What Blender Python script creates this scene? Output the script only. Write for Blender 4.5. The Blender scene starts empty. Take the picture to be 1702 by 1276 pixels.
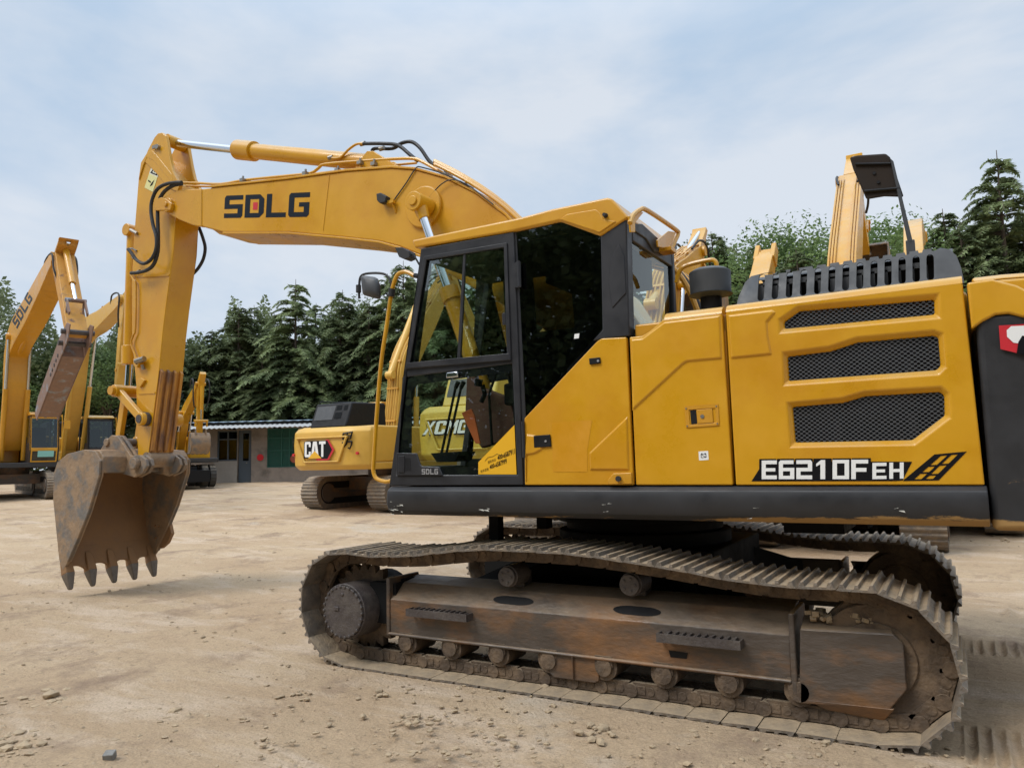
import bpy, bmesh, math, random
import numpy as np
from mathutils import Vector, Matrix, noise
from mathutils.geometry import tessellate_polygon
random.seed(7)
R = math.radians
PI = math.pi
S = bpy.context.scene
COL = S.collection

# ---------------------------------------------------------------- camera
FPX, YAW, PIT, ROL = 1262.80, 0.519905, 0.099048, -0.0221699
CAMP = Vector((2.18745, -5.91358, 1.51074))
cd_ = Vector((-math.sin(YAW) * math.cos(PIT), math.cos(YAW) * math.cos(PIT), math.sin(PIT)))
cr0 = Vector((math.cos(YAW), math.sin(YAW), 0))
cu0 = cr0.cross(cd_)
cr_ = cr0 * math.cos(ROL) + cu0 * math.sin(ROL)
cu_ = cu0 * math.cos(ROL) - cr0 * math.sin(ROL)
camd = bpy.data.cameras.new('camera')
cam = bpy.data.objects.new('camera', camd)
COL.objects.link(cam)
cam.matrix_world = Matrix(((cr_.x, cu_.x, -cd_.x, CAMP.x), (cr_.y, cu_.y, -cd_.y, CAMP.y), (cr_.z, cu_.z, -cd_.z, CAMP.z), (0, 0, 0, 1)))
camd.sensor_width = 36
camd.lens = FPX / 1702 * 36
camd.clip_start = 0.1
camd.clip_end = 2000
S.camera = cam

# ---------------------------------------------------------------- world, sun, exposure
SUN_EL, SUN_AZ = R(52), R(215)          # azimuth measured from +Y clockwise
w = bpy.data.worlds.new('World'); S.world = w; w.use_nodes = True
nt = w.node_tree; nt.nodes.clear()
def nn(nt, t, **k):
    n = nt.nodes.new(t)
    for a, b in k.items():
        if a.startswith('i_'): n.inputs[a[2:].replace('_', ' ')].default_value = b
        else: setattr(n, a, b)
    return n
def lk(nt, a, b): nt.links.new(a, b)
out = nn(nt, 'ShaderNodeOutputWorld')
bg = nn(nt, 'ShaderNodeBackground'); bg.inputs[1].default_value = 0.12
sky = nn(nt, 'ShaderNodeTexSky', sky_type='NISHITA', sun_disc=False, sun_elevation=SUN_EL, sun_rotation=SUN_AZ, altitude=50, air_density=1.0, dust_density=1.5, ozone_density=1.5)
tc = nn(nt, 'ShaderNodeTexCoord')
mp = nn(nt, 'ShaderNodeMapping'); mp.inputs['Scale'].default_value = (1.0, 1.0, 2.6)
n1 = nn(nt, 'ShaderNodeTexNoise', noise_dimensions='3D'); n1.inputs['Scale'].default_value = 1.7; n1.inputs['Detail'].default_value = 6; n1.inputs['Roughness'].default_value = 0.57; n1.inputs['Distortion'].default_value = 0.25
cr = nn(nt, 'ShaderNodeValToRGB')
cr.color_ramp.elements[0].position = 0.40; cr.color_ramp.elements[0].color = (0, 0, 0, 1)
cr.color_ramp.elements[1].position = 0.60; cr.color_ramp.elements[1].color = (1, 1, 1, 1)
cl = nn(nt, 'ShaderNodeMix', data_type='RGBA')        # two tones of cloud
cl.inputs[6].default_value = (4.05, 5.1, 6.4, 1); cl.inputs[7].default_value = (5.9, 6.35, 6.95, 1)
mx = nn(nt, 'ShaderNodeMix', data_type='RGBA'); mx.inputs[0].default_value = 0.9
lk(nt, tc.outputs['Generated'], mp.inputs[0]); lk(nt, mp.outputs[0], n1.inputs[0]); lk(nt, n1.outputs[0], cr.inputs[0])
lk(nt, cr.outputs[0], cl.inputs[0]); lk(nt, sky.outputs[0], mx.inputs[6]); lk(nt, cl.outputs[2], mx.inputs[7])
sxyz = nn(nt, 'ShaderNodeSeparateXYZ'); lk(nt, tc.outputs['Generated'], sxyz.inputs[0])
zr_ = nn(nt, 'ShaderNodeMapRange', interpolation_type='SMOOTHSTEP'); zr_.inputs[1].default_value = .45; zr_.inputs[2].default_value = 1.0; zr_.inputs[3].default_value = 1.0; zr_.inputs[4].default_value = 2.7; lk(nt, sxyz.outputs[2], zr_.inputs[0])
vm = nn(nt, 'ShaderNodeVectorMath', operation='SCALE'); lk(nt, mx.outputs[2], vm.inputs[0]); lk(nt, zr_.outputs[0], vm.inputs['Scale'])     # an overcast sky is brightest overhead
lk(nt, vm.outputs[0], bg.inputs[0]); lk(nt, bg.outputs[0], out.inputs[0])
sd = bpy.data.lights.new('sun', 'SUN'); sd.energy = 1.9; sd.angle = R(22); sd.color = (1.0, 0.96, 0.9)
so = bpy.data.objects.new('sun', sd); COL.objects.link(so)
sv = Vector((math.sin(SUN_AZ) * math.cos(SUN_EL), math.cos(SUN_AZ) * math.cos(SUN_EL), math.sin(SUN_EL)))
so.rotation_euler = sv.to_track_quat('Z', 'Y').to_euler()
S.view_settings.view_transform = 'Standard'; S.view_settings.look = 'None'
S.view_settings.exposure = 0.10; S.view_settings.gamma = 1
S.render.engine = 'CYCLES'
S.cycles.max_bounces = 8; S.cycles.transparent_max_bounces = 24

# ---------------------------------------------------------------- pixel -> place on a real plane
def ray(px, py): return cd_ + cr_ * ((px - 851) / FPX) - cu_ * ((py - 638) / FPX)
def U(px, py, y):                         # on the vertical plane y
    v = ray(px, py); return CAMP + v * ((y - CAMP.y) / v.y)
def UX(px, py, x):
    v = ray(px, py); return CAMP + v * ((x - CAMP.x) / v.x)
def UD(px, py, d): return CAMP + ray(px, py) * d
def UP(px, py, o, n):                     # plane through o with normal n
    v = ray(px, py); return CAMP + v * ((o - CAMP).dot(n) / v.dot(n))
fwd2 = Vector((-math.sin(YAW), math.cos(YAW)))
def depth(x, y): return (x - CAMP.x) * fwd2.x + (y - CAMP.y) * fwd2.y
def gz(x, y):                             # the yard rises gently away from the machine
    r = math.hypot(x - CAMP.x, y - CAMP.y)
    return 0.0 if r < 12 else 0.0245 * (min(r, 60) - 12) if r < 60 else 1.18

# ---------------------------------------------------------------- materials
def mat(name, col, rough=0.5, metal=0.0, coat=0.0, var=0.0, vscale=3.0, col2=None, bump=0.0, bscale=30, dust=None, dustamt=0.0, spec=0.5, thresh=(0.45, 0.62), stretch=None, dscale=2.2):
    m = bpy.data.materials.new(name); m.use_nodes = True
    nt = m.node_tree; b = nt.nodes['Principled BSDF']
    b.inputs['Roughness'].default_value = rough; b.inputs['Metallic'].default_value = metal
    b.inputs['Coat Weight'].default_value = coat; b.inputs['Coat Roughness'].default_value = 0.12
    b.inputs['Specular IOR Level'].default_value = spec
    tc = nn(nt, 'ShaderNodeTexCoord'); src = tc.outputs['Object']
    if stretch:
        mp = nn(nt, 'ShaderNodeMapping'); mp.inputs['Scale'].default_value = stretch
        lk(nt, src, mp.inputs[0]); src = mp.outputs[0]
    c = nn(nt, 'ShaderNodeRGB'); c.outputs[0].default_value = (*col, 1); cur = c.outputs[0]
    if col2:
        n = nn(nt, 'ShaderNodeTexNoise'); n.inputs['Scale'].default_value = vscale; n.inputs['Detail'].default_value = 7; n.inputs['Roughness'].default_value = 0.62
        lk(nt, src, n.inputs[0])
        mr = nn(nt, 'ShaderNodeMapRange'); mr.inputs[1].default_value = thresh[0]; mr.inputs[2].default_value = thresh[1]
        lk(nt, n.outputs[0], mr.inputs[0])
        mx = nn(nt, 'ShaderNodeMix', data_type='RGBA'); mx.inputs[7].default_value = (*col2, 1)
        lk(nt, mr.outputs[0], mx.inputs[0]); lk(nt, cur, mx.inputs[6]); cur = mx.outputs[2]
    if var:
        n = nn(nt, 'ShaderNodeTexNoise'); n.inputs['Scale'].default_value = vscale * 2.3; n.inputs['Detail'].default_value = 8; n.inputs['Roughness'].default_value = 0.7
        lk(nt, src, n.inputs[0])
        hs = nn(nt, 'ShaderNodeHueSaturation')
        mr = nn(nt, 'ShaderNodeMapRange'); mr.inputs[3].default_value = 1 - var; mr.inputs[4].default_value = 1 + var; mr.inputs[1].default_value = 0.3; mr.inputs[2].default_value = 0.7
        lk(nt, n.outputs[0], mr.inputs[0]); lk(nt, mr.outputs[0], hs.inputs['Value']); lk(nt, cur, hs.inputs['Color']); cur = hs.outputs[0]
        mr2 = nn(nt, 'ShaderNodeMapRange'); mr2.inputs[3].default_value = max(0.02, rough - 0.12); mr2.inputs[4].default_value = min(1, rough + 0.15); mr2.inputs[1].default_value = 0.35; mr2.inputs[2].default_value = 0.65
        lk(nt, n.outputs[0], mr2.inputs[0]); lk(nt, mr2.outputs[0], b.inputs['Roughness'])
    if dust:                              # settled dust on faces that look up
        g = nn(nt, 'ShaderNodeNewGeometry'); sp = nn(nt, 'ShaderNodeSeparateXYZ'); lk(nt, g.outputs['Normal'], sp.inputs[0])
        n = nn(nt, 'ShaderNodeTexNoise'); n.inputs['Scale'].default_value = dscale; n.inputs['Detail'].default_value = 8; n.inputs['Roughness'].default_value = 0.7
        lk(nt, src, n.inputs[0])
        a = nn(nt, 'ShaderNodeMath', operation='MULTIPLY_ADD'); a.inputs[1].default_value = 0.45; a.inputs[2].default_value = dustamt - 0.5
        lk(nt, sp.outputs[2], a.inputs[0])
        a2 = nn(nt, 'ShaderNodeMath', operation='ADD'); lk(nt, a.outputs[0], a2.inputs[0]); lk(nt, n.outputs[0], a2.inputs[1])
        mr = nn(nt, 'ShaderNodeMapRange'); mr.inputs[1].default_value = 0.35; mr.inputs[2].default_value = 0.75; mr.inputs[4].default_value = 0.9
        lk(nt, a2.outputs[0], mr.inputs[0])
        mx = nn(nt, 'ShaderNodeMix', data_type='RGBA'); mx.inputs[7].default_value = (*dust, 1)
        lk(nt, mr.outputs[0], mx.inputs[0]); lk(nt, cur, mx.inputs[6]); cur = mx.outputs[2]
    lk(nt, cur, b.inputs['Base Color'])
    if bump:
        n = nn(nt, 'ShaderNodeTexNoise'); n.inputs['Scale'].default_value = bscale; n.inputs['Detail'].default_value = 6
        lk(nt, src, n.inputs[0])
        bp = nn(nt, 'ShaderNodeBump'); bp.inputs['Strength'].default_value = bump; bp.inputs['Distance'].default_value = 0.02
        lk(nt, n.outputs[0], bp.inputs['Height']); lk(nt, bp.outputs[0], b.inputs['Normal'])
    return m
def glass(name, tint, refl=1.0, rough=0.0):
    m = bpy.data.materials.new(name); m.use_nodes = True; nt = m.node_tree; nt.nodes.clear()
    o = nn(nt, 'ShaderNodeOutputMaterial'); t = nn(nt, 'ShaderNodeBsdfTransparent'); t.inputs[0].default_value = (*tint, 1)
    g = nn(nt, 'ShaderNodeBsdfGlossy'); g.inputs['Roughness'].default_value = rough; g.inputs[0].default_value = (.95, 1, .98, 1)
    f = nn(nt, 'ShaderNodeFresnel'); f.inputs[0].default_value = 1.5
    mu = nn(nt, 'ShaderNodeMath', operation='MULTIPLY'); mu.inputs[1].default_value = refl; mu.use_clamp = True
    mx = nn(nt, 'ShaderNodeMixShader')
    lk(nt, f.outputs[0], mu.inputs[0]); lk(nt, mu.outputs[0], mx.inputs[0]); lk(nt, t.outputs[0], mx.inputs[1]); lk(nt, g.outputs[0], mx.inputs[2]); lk(nt, mx.outputs[0], o.inputs[0])
    return m
DUST = (0.36, 0.28, 0.19)
M = dict(
    yellow=mat('yellow_paint', (0.61, 0.305, 0.010), 0.36, coat=0.3, var=0.05, vscale=1.1, spec=.4, col2=(0.56, 0.26, 0.008), thresh=(.47, .6), dust=(0.52, 0.33, 0.11), dustamt=0.2, dscale=3),
    yellow2=mat('deep_yellow_paint', (0.55, 0.26, 0.012), 0.42, coat=0.2, var=0.07, vscale=2),
    catyellow=mat('warm_yellow_paint', (0.64, 0.375, 0.06), 0.42, coat=0.15, var=0.06, vscale=2, dust=DUST, dustamt=0.02),
    limeyellow=mat('lemon_yellow_paint', (0.60, 0.40, 0.055), 0.45, coat=0.1, var=0.06),
    oldyellow=mat('worn_yellow_paint', (0.52, 0.25, 0.035), 0.55, var=0.14, vscale=3, col2=(0.13, 0.07, 0.045), thresh=(0.56, 0.66)),
    rustyellow=mat('scraped_yellow_paint', (0.5, 0.22, 0.03), 0.55, var=0.15, vscale=2.0, col2=(0.15, 0.08, 0.055), thresh=(0.42, 0.62), stretch=(3, 3, .55)),
    grey=mat('dark_grey_paint', (0.026, 0.026, 0.029), 0.42, var=0.14, vscale=2, spec=.35),
    deck=mat('scuffed_grey_paint', (0.03, 0.03, 0.031), 0.46, var=0.16, vscale=1.6),
    pgrey=mat('grey_plastic', (0.043, 0.046, 0.05), 0.55, var=0.12, vscale=3, dust=(0.16, 0.155, 0.145), dustamt=0.1),
    dark=mat('black_paint', (0.009, 0.009, 0.010), 0.55, var=0.2, spec=.25),
    rubber=mat('black_rubber', (0.018, 0.018, 0.019), 0.6, var=0.2),
    tyre=mat('dusty_tyre_rubber', (0.05, 0.046, 0.04), 0.85, var=0.2, dust=DUST, dustamt=0.1),
    chrome=mat('chrome_rod', (0.62, 0.64, 0.66), 0.12, metal=1),
    bolt=mat('zinc_bolt', (0.3, 0.28, 0.25), 0.4, metal=0.8),
    steel=mat('dusty_track_steel', (0.085, 0.058, 0.038), 0.7, var=0.2, vscale=6, col2=(0.17, 0.115, 0.07), dust=DUST, dustamt=0.16, bump=0.5, bscale=40),
    shoe=mat('worn_shoe_steel', (0.15, 0.125, 0.1), 0.55, metal=0.0, var=0.25, vscale=7, col2=(0.22, 0.17, 0.12), dust=(0.40, 0.30, 0.19), dustamt=0.26, bump=0.5, bscale=50, dscale=6),
    frame=mat('rusty_frame_steel', (0.085, 0.066, 0.052), 0.5, var=0.25, vscale=1.8, col2=(0.22, 0.105, 0.04), thresh=(0.48, 0.66), dust=(0.28, 0.2, 0.125), dustamt=0.2, bump=0.35, bscale=25, stretch=(.7, 1, 1.6), dscale=3),
    hub=mat('dull_hub_steel', (0.062, 0.05, 0.046), 0.5, var=0.2, vscale=8, bump=0.3, bscale=60, col2=(0.09, 0.075, 0.065)),
    under=mat('dark_undercarriage_paint', (0.010, 0.010, 0.010), 0.8, var=0.2, spec=.15),
    bucket=mat('muddy_bucket_steel', (0.27, 0.18, 0.105), 0.62, var=0.22, vscale=3.4, col2=(0.15, 0.135, 0.12), thresh=(0.46, 0.6), bump=0.5, bscale=18),
    bucketin=mat('rust_brown_bucket_lining', (0.25, 0.135, 0.058), 0.75, var=0.14, vscale=2, bump=0.3, bscale=14),
    tooth=mat('worn_tooth_steel', (0.15, 0.125, 0.1), 0.45, metal=0.3, var=0.3, vscale=9),
    white=mat('white_vinyl', (0.8, 0.8, 0.78), 0.4), black=mat('black_vinyl', (0.006, 0.006, 0.008), 0.4, spec=.2),
    navy=mat('navy_vinyl', (0.008, 0.012, 0.02), 0.4, spec=.2), red=mat('red_vinyl', (0.55, 0.02, 0.03), 0.4),
    silver=mat('silver_letter', (0.5, 0.5, 0.52), 0.35, metal=0.6), decal=mat('warning_sticker', (0.72, 0.68, 0.3), 0.5),
    decalw=mat('pale_sticker', (0.72, 0.72, 0.6), 0.5), sticker=mat('yellow_sticker', (0.78, 0.42, 0.02), 0.35),
    orange=mat('orange_plastic', (0.6, 0.13, 0.035), 0.45), seat=mat('black_seat_fabric', (0.02, 0.021, 0.024), 0.9),
    brown=mat('brown_rubber_mat', (0.1, 0.035, 0.02), 0.7),
    rock=mat('grey_stone', (0.2, 0.19, 0.17), 0.85, var=0.3, vscale=9, bump=0.6), clod=mat('dry_clay_clod', (0.36, 0.27, 0.17), 0.95, var=0.22, vscale=6, bump=0.6),
    bark=mat('brown_bark', (0.1, 0.075, 0.055), 0.9, var=0.3, vscale=8, bump=0.6),
    breaker=mat('muddy_breaker_steel', (0.2, 0.12, 0.085), 0.65, var=0.25, vscale=3, col2=(0.22, 0.24, 0.27), thresh=(0.55, 0.66)),
    glassd=glass('dark_tinted_glass', (0.52, 0.60, 0.57), 1.1), glassr=glass('rear_cab_glass', (0.16, 0.18, 0.18), 1.0), glassc=glass('clear_cab_glass', (0.86, 0.94, 0.90), 1.0),
    glassl=glass('door_glass', (0.74, 0.83, 0.78), 1.1),
    glassf=glass('far_cab_glass', (0.3, 0.4, 0.42), 1.6), lamp=mat('lamp_glass', (0.6, 0.6, 0.6), 0.1, metal=0.6), tape=mat('pale_tape', (0.55, 0.55, 0.5), 0.6),
    lining=mat('dark_cab_lining', (0.008, 0.009, 0.010), 0.85, spec=.15),
    hatch=mat('brown_black_liner', (0.03, 0.022, 0.017), 0.8, var=.2, spec=.2),
)

# ---------------------------------------------------------------- mesh helpers
class MB:
    def __init__(s): s.v = []; s.f = []; s.mi = []; s.cur = 0
    def add(s, vs, fs):
        o = len(s.v); s.v += [Vector(p) for p in vs]
        for f in fs: s.f.append([i + o for i in f]); s.mi.append(s.cur)
        return s
    def box(s, c, sz, rot=None):
        hx, hy, hz = sz[0] / 2, sz[1] / 2, sz[2] / 2; c = Vector(c)
        vs = [Vector((x, y, z)) for z in (-hz, hz) for y in (-hy, hy) for x in (-hx, hx)]
        if rot is not None: vs = [rot @ v for v in vs]
        return s.add([v + c for v in vs], [(0, 2, 3, 1), (4, 5, 7, 6), (0, 1, 5, 4), (2, 6, 7, 3), (0, 4, 6, 2), (1, 3, 7, 5)])
    def bb(s, x0, x1, y0, y1, z0, z1): return s.box(((x0 + x1) / 2, (y0 + y1) / 2, (z0 + z1) / 2), (abs(x1 - x0), abs(y1 - y0), abs(z1 - z0)))
    def cyl(s, a, b, r0, r1=None, n=20, cap=True):
        a = Vector(a); b = Vector(b); r1 = r0 if r1 is None else r1
        d = (b - a).normalized(); t = Vector((0, 0, 1)) if abs(d.z) < .9 else Vector((1, 0, 0))
        e = d.cross(t).normalized(); g = d.cross(e)
        vs = []
        for i in range(n):
            q = e * math.cos(2 * PI * i / n) + g * math.sin(2 * PI * i / n); vs.append(a + q * r0)
        for i in range(n):
            q = e * math.cos(2 * PI * i / n) + g * math.sin(2 * PI * i / n); vs.append(b + q * r1)
        fs = [(i, (i + 1) % n, n + (i + 1) % n, n + i) for i in range(n)]
        if cap: fs += [tuple(range(n - 1, -1, -1)), tuple(range(n, 2 * n))]
        return s.add(vs, fs)
    def tube(s, pts, r, n=8, cap=True, smooth=0):
        pts = [Vector(p) for p in pts]
        if smooth: pts = spline(pts, smooth)
        rr = r if isinstance(r, (list, tuple)) else [r] * len(pts)
        if len(rr) != len(pts): rr = [rr[0] + (rr[-1] - rr[0]) * i / (len(pts) - 1) for i in range(len(pts))]
        vs = []; e = None
        for i, p in enumerate(pts):
            d = (pts[min(i + 1, len(pts) - 1)] - pts[max(i - 1, 0)]).normalized()
            if e is None:
                t = Vector((0, 0, 1)) if abs(d.z) < .9 else Vector((0, 1, 0)); e = d.cross(t).normalized()
            else:
                e = (e - d * e.dot(d)).normalized()
            g = d.cross(e)
            for k in range(n): vs.append(p + (e * math.cos(2 * PI * k / n) + g * math.sin(2 * PI * k / n)) * rr[i])
        m = len(pts)
        fs = [(i * n + k, i * n + (k + 1) % n, (i + 1) * n + (k + 1) % n, (i + 1) * n + k) for i in range(m - 1) for k in range(n)]
        if cap: fs += [tuple(range(n - 1, -1, -1)), tuple(range((m - 1) * n, m * n))]
        return s.add(vs, fs)
    def sheet(s, front, back):            # two loop sets (outer, holes...) -> solid
        n = sum(len(l) for l in front)
        tris = tessellate_polygon([[Vector(p) for p in l] for l in front])
        vs = [Vector(p) for l in front for p in l] + [Vector(p) for l in back for p in l]
        fs = [tuple(t) for t in tris] + [tuple(i + n for i in reversed(t)) for t in tris]
        o = 0
        for l in front:
            k = len(l)
            for i in range(k): fs.append((o + i, o + (i + 1) % k, n + o + (i + 1) % k, n + o + i))
            o += k
        return s.add(vs, fs)
    def prism(s, loop, y0, y1, holes=()): # loop of (x,z) extruded in y
        L = [loop] + list(holes)
        return s.sheet([[Vector((p[0], y0, p[1])) for p in l] for l in L], [[Vector((p[0], y1, p[1])) for p in l] for l in L])
    def pxprism(s, px, y0, y1, holes=(), dx=0):
        L = [px] + list(holes)
        P = [[U(a, b, y0) for a, b in l] for l in L]
        return s.sheet(P, [[Vector((p.x + dx, y1, p.z)) for p in l] for l in P])
    def xf(s, f):
        s.v = [f(v) for v in s.v]; return s
def spline(pts, k):
    out = []
    n = len(pts)
    for i in range(n - 1):
        p0, p1, p2, p3 = pts[max(i - 1, 0)], pts[i], pts[i + 1], pts[min(i + 2, n - 1)]
        for j in range(k):
            t = j / k
            out.append(0.5 * ((2 * p1) + (p2 - p0) * t + (2 * p0 - 5 * p1 + 4 * p2 - p3) * t * t + (3 * p1 - p0 - 3 * p2 + p3) * t ** 3))
    out.append(pts[-1]); return out
def obj(name, mb, m, parent=None, bevel=0, seg=2, smooth=35, fix=True):
    me = bpy.data.meshes.new(name)
    me.from_pydata([tuple(v) for v in mb.v], [], mb.f)
    ms = m if isinstance(m, (list, tuple)) else [m]
    for q in ms: me.materials.append(M[q] if isinstance(q, str) else q)
    if len(ms) > 1: me.polygons.foreach_set('material_index', mb.mi)
    if fix:
        bm = bmesh.new(); bm.from_mesh(me)
        bmesh.ops.recalc_face_normals(bm, faces=bm.faces)
        if bevel: bmesh.ops.dissolve_limit(bm, angle_limit=R(1), verts=bm.verts, edges=bm.edges, delimit={'MATERIAL'})
        bm.to_mesh(me); bm.free()
    if smooth:
        me.polygons.foreach_set('use_smooth', [True] * len(me.polygons))
        if not bevel: me.set_sharp_from_angle(angle=R(smooth))
    o = bpy.data.objects.new(name, me); COL.objects.link(o)
    if parent is not None: o.parent = parent
    if bevel:
        b = o.modifiers.new('bevel', 'BEVEL'); b.width = bevel; b.segments = seg; b.limit_method = 'ANGLE'; b.angle_limit = R(28)
        b.harden_normals = False; b.use_clamp_overlap = True
        wn = o.modifiers.new('wn', 'WEIGHTED_NORMAL'); wn.keep_sharp = True
        me.set_sharp_from_angle(angle=R(75))
    return o
def thing(name, label, cat, loc=(0, 0, 0), rz=0, group=None):
    o = bpy.data.objects.new(name, None); COL.objects.link(o); o.location = loc; o.rotation_euler = (0, 0, rz)
    o.empty_display_size = 0.3; o['label'] = label; o['category'] = cat
    if group: o['group'] = group
    return o
def tag(o, label, cat, group=None):
    o['label'] = label; o['category'] = cat
    if group: o['group'] = group
    return o
def copy_tree(o, parent=None):
    c = o.copy(); COL.objects.link(c)
    if parent is not None: c.parent = parent
    for ch in list(o.children): copy_tree(ch, c)
    return c

# ---------------------------------------------------------------- lettering
G = {
 'S': [[(0,0),(.92,0),(1,.1),(1,.6),(.27,.6),(.27,.8),(1,.8),(1,1),(.08,1),(0,.9),(0,.4),(.73,.4),(.73,.2),(0,.2)]],
 'D': [[(0,0),(.78,0),(1,.2),(1,.8),(.78,1),(0,1)], [(.27,.2),(.73,.2),(.73,.8),(.27,.8)]],
 'L': [[(0,0),(1,0),(1,.2),(.27,.2),(.27,1),(0,1)]],
 'G': [[(.08,0),(.9,0),(1,.1),(1,.6),(.5,.6),(.5,.42),(.74,.42),(.74,.2),(.27,.2),(.27,.8),(1,.8),(1,1),(.08,1),(0,.9),(0,.1)]],
 'E': [[(0,0),(1,0),(1,.2),(.27,.2),(.27,.41),(.9,.41),(.9,.59),(.27,.59),(.27,.8),(1,.8),(1,1),(0,1)]],
 '6': [[(0,0),(1,0),(1,.6),(.27,.6),(.27,.8),(.95,.8),(.95,1),(.1,1),(0,.9)], [(.27,.18),(.73,.18),(.73,.42),(.27,.42)]],
 '2': [[(0,0),(1,0),(1,.2),(.27,.2),(.27,.41),(1,.41),(1,.9),(.9,1),(0,1),(0,.8),(.73,.8),(.73,.6),(0,.6)]],
 '1': [[(.38,0),(.68,0),(.68,1),(.42,1),(.12,.8),(.12,.66),(.38,.78)]],
 '0': [[(0,0),(1,0),(1,1),(0,1)], [(.27,.18),(.73,.18),(.73,.82),(.27,.82)]],
 'F': [[(0,0),(.27,0),(.27,.38),(.9,.38),(.9,.58),(.27,.58),(.27,.8),(1,.8),(1,1),(0,1)]],
 'H': [[(0,0),(.27,0),(.27,.41),(.73,.41),(.73,0),(1,0),(1,1),(.73,1),(.73,.6),(.27,.6),(.27,1),(0,1)]],
 'C': [[(.12,0),(.88,0),(1,.1),(1,.36),(.68,.36),(.68,.17),(.34,.17),(.34,.83),(.68,.83),(.68,.66),(1,.66),(1,.9),(.88,1),(.12,1),(0,.9),(0,.1)]],
 'A': [[(0,0),(.31,0),(.36,.2),(.64,.2),(.69,0),(1,0),(.74,1),(.26,1)], [(.42,.38),(.58,.38),(.5,.78)]],
 'T': [[(.34,0),(.66,0),(.66,.82),(1,.82),(1,1),(0,1),(0,.82),(.34,.82)]],
 'X': [[(0,0),(.3,0),(.5,.34),(.7,0),(1,0),(.67,.5),(1,1),(.7,1),(.5,.66),(.3,1),(0,1),(.33,.5)]],
 'M': [[(0,0),(.24,0),(.24,.62),(.5,.22),(.76,.62),(.76,0),(1,0),(1,1),(.78,1),(.5,.56),(.22,1),(0,1)]],
 'N': [[(0,0),(.26,0),(.26,.58),(.74,0),(1,0),(1,1),(.74,1),(.74,.42),(.26,1),(0,1)]],
 'Y': [[(.37,0),(.63,0),(.63,.42),(1,1),(.7,1),(.5,.64),(.3,1),(0,1),(.37,.42)]],
}
def flat(mb, loops):                      # single sided sheet
    tris = tessellate_polygon([[Vector(p) for p in l] for l in loops])
    mb.add([p for l in loops for p in l], [tuple(t) for t in tris]); return mb
def quadmap(a, b, c, d):                  # bilinear: a=(0,0) b=(1,0) c=(1,1) d=(0,1)
    a, b, c, d = map(Vector, (a, b, c, d))
    return lambda u, v: (a * (1 - u) + b * u) * (1 - v) + (d * (1 - u) + c * u) * v
def word(mb, txt, f, gap=0.25, widths=None):
    ws = widths or [1] * len(txt); tot = sum(ws) + gap * (len(txt) - 1); x = 0
    for ch, wd in zip(txt, ws):
        if ch != ' ': flat(mb, [[f((x + p[0] * wd) / tot, p[1]) for p in l] for l in G[ch]])
        x += wd + gap
    return mb
def sheet_obj(name, mb, m, parent): return obj(name, mb, m, parent, smooth=0)
def text_mb(txt, f, aspect, bold=0.0):    # running text laid on a surface through the map f
    c = bpy.data.curves.new('t', 'FONT'); c.body = txt; c.offset = bold; c.resolution_u = 2
    o = bpy.data.objects.new('t', c); COL.objects.link(o)
    bpy.context.view_layer.update()
    me = o.to_mesh(); vs = [v.co.copy() for v in me.vertices]; fs = [tuple(p.vertices) for p in me.polygons]; o.to_mesh_clear()
    bpy.data.objects.remove(o); bpy.data.curves.remove(c)
    mb = MB()
    if not vs: return mb
    x0 = min(v.x for v in vs); x1 = max(v.x for v in vs); y0 = min(v.y for v in vs); y1 = max(v.y for v in vs)
    mb.add([f((v.x - x0) / (x1 - x0), (v.y - y0) / (y1 - y0)) for v in vs], fs); return mb
def grow(loop, d):                        # push a loop of 2D points outward by d
    n = len(loop); A = sum(loop[i][0] * loop[(i + 1) % n][1] - loop[(i + 1) % n][0] * loop[i][1] for i in range(n))
    sg = 1 if A > 0 else -1; out = []
    for i in range(n):
        p0, p1, p2 = Vector(loop[i - 1]), Vector(loop[i]), Vector(loop[(i + 1) % n])
        a = (p1 - p0).normalized(); b = (p2 - p1).normalized()
        na = Vector((a.y, -a.x)) * sg; nb = Vector((b.y, -b.x)) * sg
        m = (na + nb); m = m / max(0.3, m.dot(na)) if m.length > 1e-6 else na
        out.append(tuple(p1 + m * d))
    return out
# ================================================================ THE MAIN EXCAVATOR
YS = -1.35
def XZ(pts, y): return [(U(a, b, y).x, U(a, b, y).z) for a, b in pts]
EX = thing('excavator', 'large clean yellow tracked excavator filling the foreground, bucket lowered near the dirt', 'excavator')

# ---- tracks -------------------------------------------------------
def track_path():
    c1 = (-1.86, 0.44); r1 = 0.435; c2 = (1.765, 0.41); r2 = 0.40
    P = []
    for i in range(0, 13):               # front arc, from bottom going up
        a = R(-90 - i * 180 / 12); P.append((c1[0] + r1 * math.cos(a), c1[1] + r1 * math.sin(a)))
    P[-1] = (c1[0] + .03, 0.835); P[-2] = (-1.99, 0.825)
    P += [(-1.55, .82), (-1.2, .845), (-.9, .885), (-.65, .91), (-.35, .915), (0, .91), (.25, .895), (.6, .862), (.9, .825), (1.1, .80), (1.3, .785), (1.5, .79)]
    for i in range(0, 13):
        a = R(90 - i * 180 / 12); P.append((c2[0] + r2 * math.cos(a), c2[1] - .02 + .0 + r2 * math.sin(a)))
    P[-1] = (c2[0], .012); P[0] = (c1[0], .006)
    return P
TP = [Vector((p[0], 0, p[1])) for p in track_path()]
def resample(P, n):
    L = [0]
    Q = P + [P[0]]
    for i in range(len(P)): L.append(L[-1] + (Q[i + 1] - Q[i]).length)
    T = L[-1]; out = []; j = 0
    for k in range(n):
        s = T * k / n
        while L[j + 1] < s: j += 1
        t = (s - L[j]) / (L[j + 1] - L[j]); out.append(Q[j].lerp(Q[j + 1], t))
    return out, T / n
NS = 49
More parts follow.
